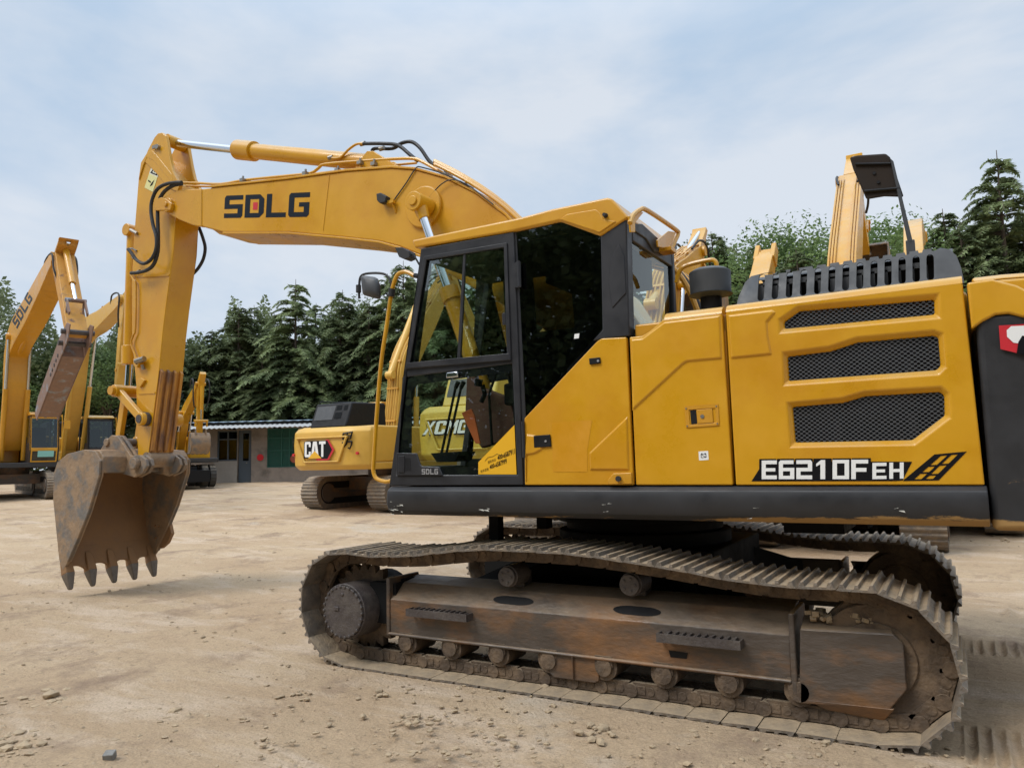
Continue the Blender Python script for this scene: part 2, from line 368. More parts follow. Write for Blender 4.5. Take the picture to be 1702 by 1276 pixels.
SP, PITCH = resample(TP, NS)
def shoe_mesh():                          # x along the chain, y across, z outwards
    w = PITCH * .985; b = MB()
    prof = [(-w / 2, -.006), (-w / 2 + .01, .004), (-w / 2 + .02, .028), (-w / 2 + .034, .028), (-w / 2 + .045, .005), (-.012, .005), (-.007, .026), (.007, .026), (.012, .005),
            (w / 2 - .045, .005), (w / 2 - .034, .03), (w / 2 - .02, .03), (w / 2 - .01, .004), (w / 2, -.006), (w / 2 - .02, -.008), (-w / 2 + .02, -.008)]
    b.prism(prof, -.3, .3)
    for sx in (-.035, .035):
        for sy in (-.075, .075): b.cyl((sx, sy, -.02), (sx, sy, -.008), .012, n=6)
    return b
def link_mesh():
    b = MB()
    for sy in (-.085, .085):
        b.box((0, sy, -.058), (PITCH * .86, .036, .086)); b.box((PITCH * .2, sy, -.058), (PITCH * .3, .046, .05))
        b.cyl((-PITCH / 2, sy - .03, -.052), (-PITCH / 2, sy + .03, -.052), .042, n=12)
        b.cyl((-PITCH * .12, sy - .022, -.055), (-PITCH * .12, sy + .022, -.055), .026, n=8)
    b.cyl((-PITCH / 2, -.1, -.052), (-PITCH / 2, .1, -.052), .026, n=10)
    return b
shoe_me = None
def make_track(yc, side):
    ch = None
    cb = MB(); shs = []
    lm = link_mesh(); sm = shoe_mesh()
    tr = obj('track_chain', MB(), 'steel', EX, fix=False)
    allb = MB(); first = None
    for k in range(NS):
        a, c = SP[k], SP[(k + 1) % NS]
        mid = (a + c) / 2; d = (c - a).normalized(); nrm = Vector((-d.z, 0, d.x))
        # the path runs clockwise seen from -Y: outward normal
        if nrm.dot(mid - Vector((0, 0, .44))) < 0: nrm = -nrm
        Mx = Matrix(((d.x, 0, nrm.x), (0, 1, 0), (d.z, 0, nrm.z)))
        jit = Matrix.Rotation(random.uniform(-.03, .03), 3, 'Y')
        o0 = len(allb.v); allb.add([Mx @ v + mid + Vector((0, yc, 0)) for v in lm.v], lm.f)
        if first is None:
            so_ = obj('track_shoe', sm, 'shoe', tr); first = so_
        else:
            so_ = bpy.data.objects.new('track_shoe', first.data); COL.objects.link(so_); so_.parent = tr
        so_.matrix_local = Matrix.Translation(mid + Vector((0, yc, 0))) @ (Mx @ jit).to_4x4()
    me = bpy.data.meshes.new('track_chain'); me.from_pydata([tuple(v) for v in allb.v], [], allb.f); me.materials.append(M['steel'])
    me.polygons.foreach_set('use_smooth', [True] * len(me.polygons)); me.set_sharp_from_angle(angle=R(35))
    tr.data = me
    return tr
def make_frame(sgn):
    s = sgn                                # -1 near the camera, +1 far
    def y(v): return v * -s if s > 0 else v
    yo, yc = 1.33 * s, 1.19 * s
    b = MB()
    # hollow side beam with a sloped roof
    prof = [(yo, .24), (yo, .49), (yo - s * .13, .60), (.98 * s, .63), (.98 * s, .24)]
    X0, X1 = -1.54, 1.33
    ring = [[Vector((x, p[0], p[1])) for p in prof] for x in (X0, X1)]
    n = len(prof)
    b.add(ring[0] + ring[1], [(i, (i + 1) % n, n + (i + 1) % n, n + i) for i in range(n)] + [tuple(range(n)), tuple(range(2 * n - 1, n - 1, -1))])
    b.bb(X0, X1, yo - .012 * s if s < 0 else yo - .012, yo + .02 * s, .232, .252)
    b.bb(X0 - .02, X0 + .012, yo + .012 * s, .97 * s, .225, .645)
    b.bb(X1 - .002, X1 + .03, yo + .016 * s, .97 * s, .17, .615)
    fr = obj('track_frame', b, 'frame', EX, bevel=.008)
    # idler guard
    g = MB(); q = [(1.365, .13), (1.39, .535), (1.86, .55), (1.905, .50), (1.905, .27), (1.82, .16)]
    g.prism(q, yo + .015 * s, yo - .02 * s)
    g.add([(1.39, yo + .015 * s, .535), (1.86, yo + .015 * s, .55), (1.82, yo - .16 * s, .60), (1.39, yo - .16 * s, .60), (1.39, yo - .0 * s, .52), (1.86, yo, .535), (1.82, yo - .16 * s, .585), (1.39, yo - .16 * s, .585)],
          [(0, 1, 2, 3), (4, 7, 6, 5), (0, 4, 5, 1), (1, 5, 6, 2), (2, 6, 7, 3), (3, 7, 4, 0)])
    g.add([(1.40, yo + .02 * s, .155), (1.84, yo + .02 * s, .165), (1.78, yo - .03 * s, .08), (1.5, yo - .03 * s, .10), (1.40, yo - .05 * s, .155), (1.84, yo - .05 * s, .165), (1.78, yo - .06 * s, .09), (1.5, yo - .06 * s, .11)],
          [(0, 1, 2, 3), (4, 7, 6, 5), (0, 4, 5, 1), (1, 5, 6, 2), (2, 6, 7, 3), (3, 7, 4, 0)])
    obj('idler_guard', g, 'frame', fr, bevel=.01)
    # idler wheel
    d = MB(); c = Vector((1.765, 0, .39))
    for (r, a0, a1) in ((.325, 1.13, 1.25), (.30, 1.10, 1.285), (.2, 1.08, 1.30)): d.cyl((c.x, a0 * s, c.z), (c.x, a1 * s, c.z), r, n=40)
    obj('idler_wheel', d, 'steel', fr, bevel=.006)
    # final drive + sprocket
    h = MB(); c = Vector((-1.86, 0, .40))
    fd = MB(); fd.cyl((c.x, .95 * s, c.z), (c.x, 1.47 * s, c.z), .205, n=40); fd.cyl((c.x, 1.47 * s, c.z), (c.x, 1.485 * s, c.z), .19, n=40)
    for i in range(26):
        a = 2 * PI * i / 26; fd.cyl((c.x + .186 * math.cos(a), 1.40 * s, c.z + .186 * math.sin(a)), (c.x + .186 * math.cos(a), 1.493 * s, c.z + .186 * math.sin(a)), .0125, n=6)
    fd.box((c.x - .06, 1.487 * s, c.z + .02), (.05, .012, .03)); fd.cyl((c.x, 1.48 * s, c.z + .13), (c.x, 1.495 * s, c.z + .13), .014, n=6)
    obj('final_drive', fd, 'hub', fr, bevel=.004)
    teeth = []
    nt_ = 21
    for i in range(nt_ * 4):
        a = 2 * PI * i / (nt_ * 4); r = (.27, .31, .335, .31)[i % 4]; teeth.append((c.x + r * math.cos(a), c.z + r * math.sin(a)))
    sp = MB(); sp.prism(teeth, 1.16 * s, 1.22 * s); obj('sprocket', sp, 'steel', fr)
    mc = MB(); mc.bb(-1.75, -1.5, .98 * s, 1.3 * s, .30, .60); mc.cyl((-1.86, .93 * s, .40), (-1.86, 1.12 * s, .40), .25, n=30); mc.bb(-1.86, -1.5, 1.02 * s, 1.2 * s, .2, .62)
    obj('sprocket_case', mc, 'under', fr)
    for i in range(8):
        x = -1.38 + i * (1.62 + 1.36) / 7.6
        r = MB(); r.cyl((x, 1.06 * s, .19), (x, 1.32 * s, .19), .085, n=20); r.cyl((x, 1.30 * s, .19), (x, 1.345 * s, .19), .055, n=14); r.bb(x - .06, x + .06, 1.31 * s, 1.335 * s, .19, .26)
        obj('track_roller', r, 'steel', fr)
    for x in (-.535, .366):
        r = MB(); r.cyl((x, 1.08 * s, .705), (x, 1.27 * s, .705), .075, n=22); r.cyl((x, 1.25 * s, .705), (x, 1.30 * s, .705), .066, n=22); r.bb(x - .04, x + .04, 1.0 * s, 1.12 * s, .58, .72)
        for i in range(5): r.cyl((x + .04 * math.cos(i * 1.257), 1.30 * s, .705 + .04 * math.sin(i * 1.257)), (x + .04 * math.cos(i * 1.257), 1.308 * s, .705 + .04 * math.sin(i * 1.257)), .011, n=6)
        obj('carrier_roller', r, 'hub', fr, bevel=.005)
    for px0, px1 in (((686, 1008), (786, 1035)), ((1098, 1046), (1236, 1078))):
        a = U(px0[0], px0[1] + 4, yo); e = U(px1[0], px0[1] + 14, yo)
        if s > 0: a = Vector((a.x, yo, a.z)); e = Vector((e.x, yo, e.z))
        z = .44; b = MB(); x0, x1 = a.x, e.x
        b.bb(x0, x1, yo + .075 * s, yo + .085 * s, z - .04, z + .012); b.bb(x0, x0 + .01, yo, yo + .08 * s, z - .04, z + .01); b.bb(x1 - .01, x1, yo, yo + .08 * s, z - .04, z + .01)
        k = 0; x = x0 + .04
        while x < x1 - .04:
            b.bb(x, x + .012, yo + .005 * s, yo + .075 * s, z - .02, z + (.018 if k % 2 else .008)); x += .022; k += 1
        obj('step', b, 'hub', fr)
    g2 = MB(); g2.prism([(-.20, .24), (.16, .24), (.15, .10), (.12, .085), (-.17, .085), (-.20, .11)], yo + .0 * s, yo - .03 * s); g2.bb(-.03, -.02, yo + .02 * s, yo, .09, .24)
    obj('track_guard', g2, 'frame', fr, bevel=.006)
    # dark slots let into the beam
    sl = MB(); 
    for x in (-.50, .40):
        L = [(x + .11 * math.cos(2 * PI * i / 20) + (.05 if math.cos(2 * PI * i / 20) > 0 else -.05), .035 * math.sin(2 * PI * i / 20)) for i in range(20)]
        zz = .555; t = Vector((0, s * .13, -.11)).normalized(); n_ = Vector((0, s * .11, .13)).normalized()
        base = Vector((0, yo - s * .062, .5425)) + n_ * .003
        flat(sl, [[Vector((p[0], 0, 0)) + base + t * p[1] for p in L]])
        if x < 0: obj('slot', sl, 'dark', fr, smooth=0, fix=False); sl = MB()
    obj('slot', sl, 'dark', fr, smooth=0, fix=False); sl = MB()
    flat(sl, [[(.62, yo + s * .004, .34), (.74, yo + s * .004, .335), (.73, yo + s * .004, .30), (.63, yo + s * .004, .30)]])
    obj('slot', sl, 'dark', fr, smooth=0, fix=False); sl = MB()
    if s < 0:
        dm = MB(); rn = random.Random(3)
        for i in range(60):
            x = rn.uniform(1.42, 1.8); yy = yo + rn.uniform(.02, .2); r_ = rn.uniform(.006, .018)
            dm.box((x, yy, .60 + rn.uniform(-.02, .02)), (r_ * 2, r_ * 1.6, r_ * 1.4), Matrix.Rotation(rn.uniform(0, 3), 3, 'Z') @ Matrix.Rotation(rn.uniform(0, 3), 3, 'X'))
        obj('dirt_lump', dm, 'clod', fr)
    return fr
make_track(-1.19, -1); make_track(1.19, 1)
make_frame(-1); make_frame(1)
# thin pale tags showing through the gaps of the front shoes
# ---- car body and slewing ring
b = MB()
b.bb(-.75, .75, -.7, .7, .50, .86)
b.cyl((0, 0, .84), (0, 0, .95), .68, n=40); b.cyl((0, 0, .95), (0, 0, 1.02), .62, n=40); b.cyl((0, 0, 1.02), (0, 0, 1.11), .70, n=40)
for sx in (-1, 1):
    for sy in (-1, 1):
        b.add([(sx * .35, sy * .5, .84), (sx * .7, sy * .4, .80), (sx * 1.05, sy * 1.0, .60), (sx * .75, sy * 1.02, .62), (sx * .35, sy * .5, .42), (sx * .7, sy * .4, .42), (sx * 1.05, sy * 1.0, .32), (sx * .75, sy * 1.02, .32)],
              [(0, 1, 2, 3), (4, 7, 6, 5), (0, 4, 5, 1), (1, 5, 6, 2), (2, 6, 7, 3), (3, 7, 4, 0)])
obj('undercarriage', b, 'under', EX, bevel=.01)

# ---- upper deck ------------------------------------------------------
b = MB()
b.bb(-1.50, 2.95, -1.05, 1.3, 1.115, 1.28)
obj('deck', b, 'under', EX)
b = MB()                                  # near side beam with a rolled edge
prof = [(-1.30, 1.325), (-1.345, 1.325), (-1.385, 1.30), (-1.395, 1.26), (-1.395, 1.20), (-1.375, 1.15), (-1.33, 1.118), (-1.06, 1.118), (-1.06, 1.325)]
secs = [(-1.555, .0), (-1.56, .015), (2.325, .0)]
X = [-1.545, -1.50, 2.335]; ins = [.05, 0, 0]
rings = []
for x, i_ in zip(X, ins): rings.append([Vector((x, min(p[0] + i_, -1.06), p[1])) for p in prof])
n = len(prof); vs = sum(rings, [])
b.add(vs, [(j * n + i, j * n + (i + 1) % n, (j + 1) * n + (i + 1) % n, (j + 1) * n + i) for j in range(2) for i in range(n)] + [tuple(range(n)), tuple(range(3 * n - 1, 2 * n - 1, -1))])
deckm = mat('scraped_deck_beam', (0.028, 0.028, 0.030), 0.45, var=0.2, vscale=1.3, spec=.35)
nt_ = deckm.node_tree; bs = nt_.nodes['Principled BSDF']     # paint worn through along the lower rear edge
prev = bs.inputs['Base Color'].links[0].from_socket
tcn = nn(nt_, 'ShaderNodeTexCoord'); sx = nn(nt_, 'ShaderNodeSeparateXYZ'); lk(nt_, tcn.outputs['Object'], sx.inputs[0])
nz = nn(nt_, 'ShaderNodeTexNoise'); nz.inputs['Scale'].default_value = 3.5; nz.inputs['Detail'].default_value = 9; nz.inputs['Roughness'].default_value = .7
mpn = nn(nt_, 'ShaderNodeMapping'); mpn.inputs['Scale'].default_value = (.7, 1, 3); lk(nt_, tcn.outputs['Object'], mpn.inputs[0]); lk(nt_, mpn.outputs[0], nz.inputs[0])
f1 = nn(nt_, 'ShaderNodeMapRange'); f1.inputs[1].default_value = 1.19; f1.inputs[2].default_value = 1.13; f1.inputs[3].default_value = 0; f1.inputs[4].default_value = .42; lk(nt_, sx.outputs[2], f1.inputs[0])
f2 = nn(nt_, 'ShaderNodeMapRange'); f2.inputs[1].default_value = .5; f2.inputs[2].default_value = 1.8; f2.inputs[3].default_value = -.18; f2.inputs[4].default_value = .12; lk(nt_, sx.outputs[0], f2.inputs[0])
ad = nn(nt_, 'ShaderNodeMath', operation='ADD'); lk(nt_, f1.outputs[0], ad.inputs[0]); lk(nt_, f2.outputs[0], ad.inputs[1])
ad2 = nn(nt_, 'ShaderNodeMath', operation='ADD'); lk(nt_, ad.outputs[0], ad2.inputs[0]); lk(nt_, nz.outputs[0], ad2.inputs[1])
mr = nn(nt_, 'ShaderNodeMapRange'); mr.inputs[1].default_value = .78; mr.inputs[2].default_value = .84; lk(nt_, ad2.outputs[0], mr.inputs[0])
mxx = nn(nt_, 'ShaderNodeMix', data_type='RGBA'); mxx.inputs[7].default_value = (.34, .2, .07, 1); lk(nt_, mr.outputs[0], mxx.inputs[0]); lk(nt_, prev, mxx.inputs[6]); lk(nt_, mxx.outputs[2], bs.inputs['Base Color'])
M['deckbeam'] = deckm
obj('side_beam', b, 'deckbeam', EX, bevel=.006)
b = MB(); b.bb(-1.5, 2.33, 1.1, 1.36, 1.12, 1.325); obj('side_beam', b, 'deck', EX, bevel=.02)
for q in ((-.84, -.76, -1.02, -.94, .9, 1.12), (1.25, 1.6, -.9, .9, 1.02, 1.12), (-.5, -.42, -.9, -.8, 1.0, 1.12)): b = MB(); b.bb(*q); obj('underdeck_bracket', b, 'under', EX)

# ---- body panels -----------------------------------------------------
def panel(name, px, holes=(), raised=(), m='yellow', th=.03, y=YS):
    """plate traced on the side plane; holes are grille windows with sloping lips"""
    P = MB()
    out = XZ(px, y); n = 0
    inner = [XZ(h, y) for h in holes]; outer = [grow(h, .028) for h in inner]
    L = [out] + outer
    front = [[Vector((p[0], y, p[1])) for p in l] for l in L]
    tris = tessellate_polygon(front)
    vs = [p for l in front for p in l]; P.add(vs, [tuple(t) for t in tris])
    k = len(out); P.add([Vector((p[0], y, p[1])) for p in out] + [Vector((p[0], y + th, p[1])) for p in out], [(i, (i + 1) % k, k + (i + 1) % k, k + i) for i in range(k)])
    for a, c in zip(outer, inner):
        k = len(a); P.add([Vector((p[0], y, p[1])) for p in a] + [Vector((p[0], y + .03, p[1])) for p in c] + [Vector((p[0], y + .045, p[1])) for p in c],
                          [(i, (i + 1) % k, k + (i + 1) % k, k + i) for i in range(k)] + [(k + i, k + (i + 1) % k, 2 * k + (i + 1) % k, 2 * k + i) for i in range(k)])
    # weld
    me_o = obj(name, P, m, EX, fix=False)
    bm = bmesh.new(); bm.from_mesh(me_o.data); bmesh.ops.remove_doubles(bm, verts=bm.verts, dist=1e-5); bmesh.ops.recalc_face_normals(bm, faces=bm.faces)
    bmesh.ops.dissolve_limit(bm, angle_limit=R(1), verts=bm.verts, edges=bm.edges)
    bm.to_mesh(me_o.data); bm.free()
    for f in me_o.data.polygons:
        pass
    me_o.data.polygons.foreach_set('use_smooth', [True] * len(me_o.data.polygons)); me_o.data.set_sharp_from_angle(angle=R(75))
    bv = me_o.modifiers.new('bevel', 'BEVEL'); bv.width = .009; bv.segments = 3; bv.limit_method = 'ANGLE'; bv.angle_limit = R(20); bv.use_clamp_overlap = True
    me_o.modifiers.new('wn', 'WEIGHTED_NORMAL')
    for r in raised:
        b = MB(); o2 = XZ(r, y); i2 = grow(o2, -.012)
        k = len(o2)
        fr = [Vector((p[0], y - .011, p[1])) for p in i2]
        tr_ = tessellate_polygon([fr]); b.add(fr, [tuple(t) for t in tr_])
        b.add([Vector((p[0], y + .002, p[1])) for p in o2] + fr, [(i, (i + 1) % k, k + (i + 1) % k, k + i) for i in range(k)])
        q = obj('pressing', b, m, me_o, fix=False)
        bm = bmesh.new(); bm.from_mesh(q.data); bmesh.ops.remove_doubles(bm, verts=bm.verts, dist=1e-5); bmesh.ops.recalc_face_normals(bm, faces=bm.faces); bmesh.ops.dissolve_limit(bm, angle_limit=R(1), verts=bm.verts, edges=bm.edges); bm.to_mesh(q.data); bm.free()
        q.data.polygons.foreach_set('use_smooth', [True] * len(q.data.polygons)); q.data.set_sharp_from_angle(angle=R(75))
        bv = q.modifiers.new('bevel', 'BEVEL'); bv.width = .006; bv.segments = 3; bv.limit_method = 'ANGLE'; bv.angle_limit = R(15); bv.use_clamp_overlap = True
        q.modifiers.new('wn', 'WEIGHTED_NORMAL')
    return me_o
P1 = panel('body_panel', [(872, 806), (871, 695), (992, 567), (1000, 562), (1041, 560), (1053, 806)],
           raised=[[(875, 802), (874, 720), (888, 722), (902, 730), (902, 748), (889, 755), (875, 757)], [(980, 782), (979, 752), (1044, 690), (1047, 782)]])
P2 = panel('body_panel', [(1046, 560), (1067, 558), (1080, 550), (1102, 531), (1200, 520), (1218, 806), (1057, 806)],
           raised=[[(1048, 563), (1068, 561), (1104, 534), (1198, 523), (1201, 597), (1143, 602), (1136, 606), (1051, 684)]])
g1 = [(1303, 545), (1302, 534), (1328, 516), (1552, 497), (1553, 521)]
g2 = [(1310, 632), (1308, 592), (1380, 583), (1425, 568), (1550, 557), (1559, 560), (1563, 607), (1556, 614)]
g3 = [(1321, 735), (1316, 676), (1400, 669), (1438, 658), (1562, 651), (1569, 657), (1570, 690), (1516, 731)]
P3 = panel('engine_door', [(1206, 518), (1600, 470), (1637, 806), (1223, 806)], holes=[g1, g2, g3],
           raised=[[(1209, 523), (1284, 514), (1291, 519), (1276, 536), (1278, 560), (1284, 590), (1214, 597)]])
# mesh screens behind the windows
gm = bpy.data.materials.new('perforated_screen'); gm.use_nodes = True; nt_ = gm.node_tree; bs = nt_.nodes['Principled BSDF']
bs.inputs['Base Color'].default_value = (.06, .063, .068, 1); bs.inputs['Roughness'].default_value = .45
tcn = nn(nt_, 'ShaderNodeTexCoord'); sp_ = nn(nt_, 'ShaderNodeSeparateXYZ'); lk(nt_, tcn.outputs['Object'], sp_.inputs[0])
cmb = nn(nt_, 'ShaderNodeCombineXYZ'); lk(nt_, sp_.outputs[0], cmb.inputs[0]); lk(nt_, sp_.outputs[2], cmb.inputs[1])
def hexlat(off):                           # distance to the nearest hole centre of one rectangular lattice
    a = nn(nt_, 'ShaderNodeVectorMath', operation='ADD'); a.inputs[1].default_value = (off[0], off[1], 0); lk(nt_, cmb.outputs[0], a.inputs[0])
    m = nn(nt_, 'ShaderNodeVectorMath', operation='DIVIDE'); m.inputs[1].default_value = (.030, .0235, 1); lk(nt_, a.outputs[0], m.inputs[0])
    f = nn(nt_, 'ShaderNodeVectorMath', operation='FRACTION'); lk(nt_, m.outputs[0], f.inputs[0])
    s_ = nn(nt_, 'ShaderNodeVectorMath', operation='SUBTRACT'); s_.inputs[1].default_value = (.5, .5, 0); lk(nt_, f.outputs[0], s_.inputs[0])
    c_ = nn(nt_, 'ShaderNodeVectorMath', operation='MULTIPLY'); c_.inputs[1].default_value = (.030, .036, 0); lk(nt_, s_.outputs[0], c_.inputs[0])
    l_ = nn(nt_, 'ShaderNodeVectorMath', operation='LENGTH'); lk(nt_, c_.outputs[0], l_.inputs[0]); return l_.outputs['Value']
mn = nn(nt_, 'ShaderNodeMath', operation='MINIMUM'); lk(nt_, hexlat((0, 0)), mn.inputs[0]); lk(nt_, hexlat((.015, .01175)), mn.inputs[1])
gt = nn(nt_, 'ShaderNodeMath', operation='GREATER_THAN'); gt.inputs[1].default_value = .0092; lk(nt_, mn.outputs[0], gt.inputs[0]); lk(nt_, gt.outputs[0], bs.inputs['Alpha'])
M['screen'] = gm
for g_ in (g1, g2, g3):
    q = XZ(g_, YS); b = MB(); flat(b, [[Vector((p[0], YS + .034, p[1])) for p in grow(q, .004)]]); obj('mesh_screen', b, 'screen', P3, smooth=0)
# radiator core and braces dimly behind the screens
b = MB(); b.bb(1.08, 2.30, YS + .2, YS + .22, 1.36, 2.30)
for x in (1.62, 2.0, 2.2): b.bb(x, x + .04, YS + .1, YS + .14, 1.36, 2.3)
b.bb(1.1, 2.3, YS + .1, YS + .13, 1.72, 1.75); b.bb(1.1, 2.3, YS + .1, YS + .13, 2.02, 2.05)
obj('radiator', b, 'dark', EX)
# the body behind the panels
b = MB(); b.bb(.47, 1.06, YS + .032, -.45, 1.33, 2.26); b.bb(.47, 1.06, -1.30, -.45, 2.2, 2.36)
obj('body_shell', b, 'yellow2', EX, bevel=.01)
b = MB(); b.bb(1.09, 2.33, -.9, 1.33, 1.33, 2.42); b.bb(.5, 1.09, .45, 1.33, 1.33, 2.3); b.bb(-.35, .5, .55, 1.33, 1.33, 1.95)
obj('body_shell', b, 'yellow2', EX, bevel=.03, seg=3)
# hood roll-over above the near panels
def hoodstrip(name, pxa, pxb, zt=.05):
    a, c = U(*pxa, YS), U(*pxb, YS); b = MB(); pr = [(0, 0), (.008, .022), (.03, .04), (.07, .052), (.6, .06), (.6, -.02), (.03, -.02), (.03, 0)]
    k = len(pr); vs = [Vector((p.x, YS + q[0], p.z - .002 + q[1])) for p in (a, c) for q in pr]
    b.add(vs, [(i, (i + 1) % k, k + (i + 1) % k, k + i) for i in range(k)] + [tuple(range(k)), tuple(range(2 * k - 1, k - 1, -1))])
    return obj(name, b, 'yellow', EX, smooth=50)
hoodstrip('hood_edge', (1206.5, 518), (1599.5, 470)); hoodstrip('hood_edge', (1104, 531), (1199.5, 520))
# latch and stickers on the panels
def pxbox(b, px, y, t):                    # convex px quad raised by t from plane y
    P = [U(a, c, y) for a, c in px]; b.sheet([[Vector((p.x, y - t, p.z)) for p in P]], [[Vector((p.x, y + .002, p.z)) for p in P]]); return b
b = MB(); q = [(1138, 675), (1194, 671), (1196, 707), (1141, 711)]; hq = [(1145, 681), (1189, 678), (1191, 702), (1147, 706)]
b.sheet([[Vector((p.x, YS - .006, p.z)) for p in [U(*v, YS) for v in l]] for l in (q, hq)], [[Vector((p.x, YS - .0005, p.z)) for p in [U(*v, YS) for v in l]] for l in (q, hq)])
la = obj('door_latch', b, 'yellow2', P2, bevel=.002)
b = MB(); pxbox(b, [(1147, 682), (1157, 681), (1159, 704), (1149, 705)], YS, .0015); obj('latch_recess', b, 'dark', la, smooth=0)
b = MB(); pxbox(b, [(1158, 681), (1184, 679), (1186, 702), (1160, 704)], YS, .008); obj('latch_paddle', b, 'yellow2', la, bevel=.002)
b = MB(); c = U(1168, 692, YS); b.cyl((c.x, YS - .012, c.z), (c.x, YS, c.z), .012, n=16)
for q in ((1141, 679), (1191, 675), (1143, 708), (1193, 704)): c = U(*q, YS); b.cyl((c.x, YS - .009, c.z), (c.x, YS, c.z), .005, n=8)
obj('screw', b, 'bolt', la)
b = MB(); pxbox(b, [(1161, 750), (1177, 749), (1178, 764), (1162, 765)], YS, .001); st = obj('battery_sticker', b, 'white', P2, smooth=0)
f = quadmap(*[U(*v, YS - .0015) for v in [(1162, 764.5), (1177.5, 763.5), (1176.5, 749.5), (1161.5, 750.5)]])
b = MB()
flat(b, [[f(.2, .25), f(.8, .25), f(.8, .7), f(.2, .7)], [f(.27, .32), f(.73, .32), f(.73, .63), f(.27, .63)]]); flat(b, [[f(.25, .71), f(.38, .71), f(.38, .8), f(.25, .8)]]); flat(b, [[f(.62, .71), f(.75, .71), f(.75, .8), f(.62, .8)]]); flat(b, [[f(.28, .6), f(.34, .62), f(.72, .36), f(.66, .33)]])
obj('battery_symbol', b, 'black', st, smooth=0, fix=False)
for q in ([(980, 596), (998, 594), (999, 604), (981, 606)], [(888, 724), (915, 722), (917, 742), (889, 744)]):
    b = MB(); pxbox(b, q, YS, .013); hnd = obj('latch', b, 'dark', P1, bevel=.003)
    c = U((q[0][0] + q[2][0]) / 2 + 6, (q[0][1] + q[2][1]) / 2, YS); b = MB(); b.cyl((c.x, YS - .017, c.z), (c.x, YS - .01, c.z), .008, n=10); obj('lock', b, 'silver', hnd)
b = MB(); pxbox(b, [(1012, 797), (1021, 786), (1051, 785), (1052, 804), (1013, 805)], YS, .02); hg = obj('panel_bracket', b, 'yellow2', P1, bevel=.005)
b = MB(); c = U(1031, 795, YS); b.cyl((c.x, YS - .04, c.z), (c.x, YS - .01, c.z), .018, .015, n=14); obj('rubber_stop', b, 'rubber', hg)
b = MB(); flat(b, [[U(*q, YS - .0015) for q in [(919, 784), (917, 702), (984, 698), (976, 748), (976, 784)]]]); obj('faded_patch', b, mat('sun_deepened_yellow', (0.60, 0.27, 0.006), .42, coat=.2, var=.05), P1, smooth=0, fix=False)
b = MB(); rq = random.Random(9)
for i in range(26):
    px = rq.choice((648, 655, 662, 800, 1010, 1240, 1500)) + rq.gauss(0, 7); py = rq.choice((846, 848, 838, 856)) + rq.gauss(0, 2.5)
    a = U(px, py, -1.3965); l = rq.uniform(.005, .05); b.add([a, a + Vector((l, 0, rq.uniform(-.01, .01))), a + Vector((l * .8, 0, .003)), a + Vector((0, 0, .0025))], [(0, 1, 2, 3)])
obj('scratch', b, 'tape', EX, smooth=0, fix=False)

# model lettering -------------------------------------------------------
yd = YS - .002
def dec(pxs, y=yd): return [U(a, c, y) for a, c in pxs]
b = MB(); flat(b, [dec([(1249, 799.5), (1262, 779), (1266, 767), (1516, 767), (1500, 798), (1490, 799)])])
sb = obj('lettering_band', b, 'black', P3, smooth=0, fix=False)
f = quadmap(*dec([(1266, 796), (1443, 796), (1443, 763.5), (1266, 765)], yd - .0015)); b = MB(); word(b, 'E6210F', f, .13)
sb1 = obj('model_lettering', b, 'white', P3, smooth=0, fix=False)
b2 = MB()
for l in 'E6210F': pass
f2 = quadmap(*dec([(1450, 796), (1502, 795), (1502, 768), (1450, 769)], yd - .0015)); b = MB(); word(b, 'EH', f2, .2); obj('model_lettering', b, 'white', P3, smooth=0, fix=False)
fk = quadmap(*dec([(1263, 798.5), (1446, 798.5), (1446, 761), (1263, 762.5)], yd - .0008)); b = MB(); tot = 6 + .13 * 5
x = 0
for ch in 'E6210F':
    flat(b, [[fk((x - .045 + p[0] * 1.09) / tot, p[1]) for p in ((0, 0), (1, 0), (1, 1), (0, 1))]]); x += 1.13
obj('letter_backing', b, 'black', P3, smooth=0, fix=False)  # black vinyl backing printed behind each letter
b = MB()                                   # slanted lattice figure
f = quadmap(*dec([(1500, 799), (1560, 798), (1607, 750), (1553, 755)]))
flat(b, [[f(0, 0), f(1, 0), f(1, 1), f(0, 1)]] + [[f(a, c), f(a + .2, c), f(a + .2, c + h), f(a, c + h)] for a, c, h in
      ((.28, .06, .2), (.28, .32, .2), (.28, .58, .34), (.6, .06, .12), (.6, .24, .3), (.6, .6, .32))] )
obj('lattice_figure', b, 'black', P3, smooth=0, fix=False)

# ---- counterweight ----------------------------------------------------
def arc_plan(x0, x1, yh, bulge, n=14):
    pts = [(x0, -yh)]
    xs = x1 - bulge
    pts.append((xs, -yh))
    for i in range(1, n): a = -PI / 2 + PI * i / n; pts.append((xs + bulge * math.cos(a) ** .7 if math.cos(a) > 0 else xs, yh * math.sin(a)))
    pts += [(xs, yh), (x0, yh)]; return pts
def slab(b, plan, z0, z1, ins0=0, ins1=0):
    k = len(plan)
    def sc(p, i): return (p[0] - (i if p[0] > 2.5 else 0), p[1] * (1 - i / 1.35))
    lo = [Vector((*sc(p, ins0), z0)) for p in plan]; hi = [Vector((*sc(p, ins1), z1)) for p in plan]
    b.add(lo + hi, [(i, (i + 1) % k, k + (i + 1) % k, k + i) for i in range(k)] + [tuple(range(k)), tuple(range(2 * k - 1, k - 1, -1))])
pl = arc_plan(2.345, 2.95, 1.36, .42)
b = MB(); slab(b, pl, 1.10, 2.20, .02, .0)
CW = obj('counterweight', b, 'deckbeam', EX, bevel=.03, seg=3)
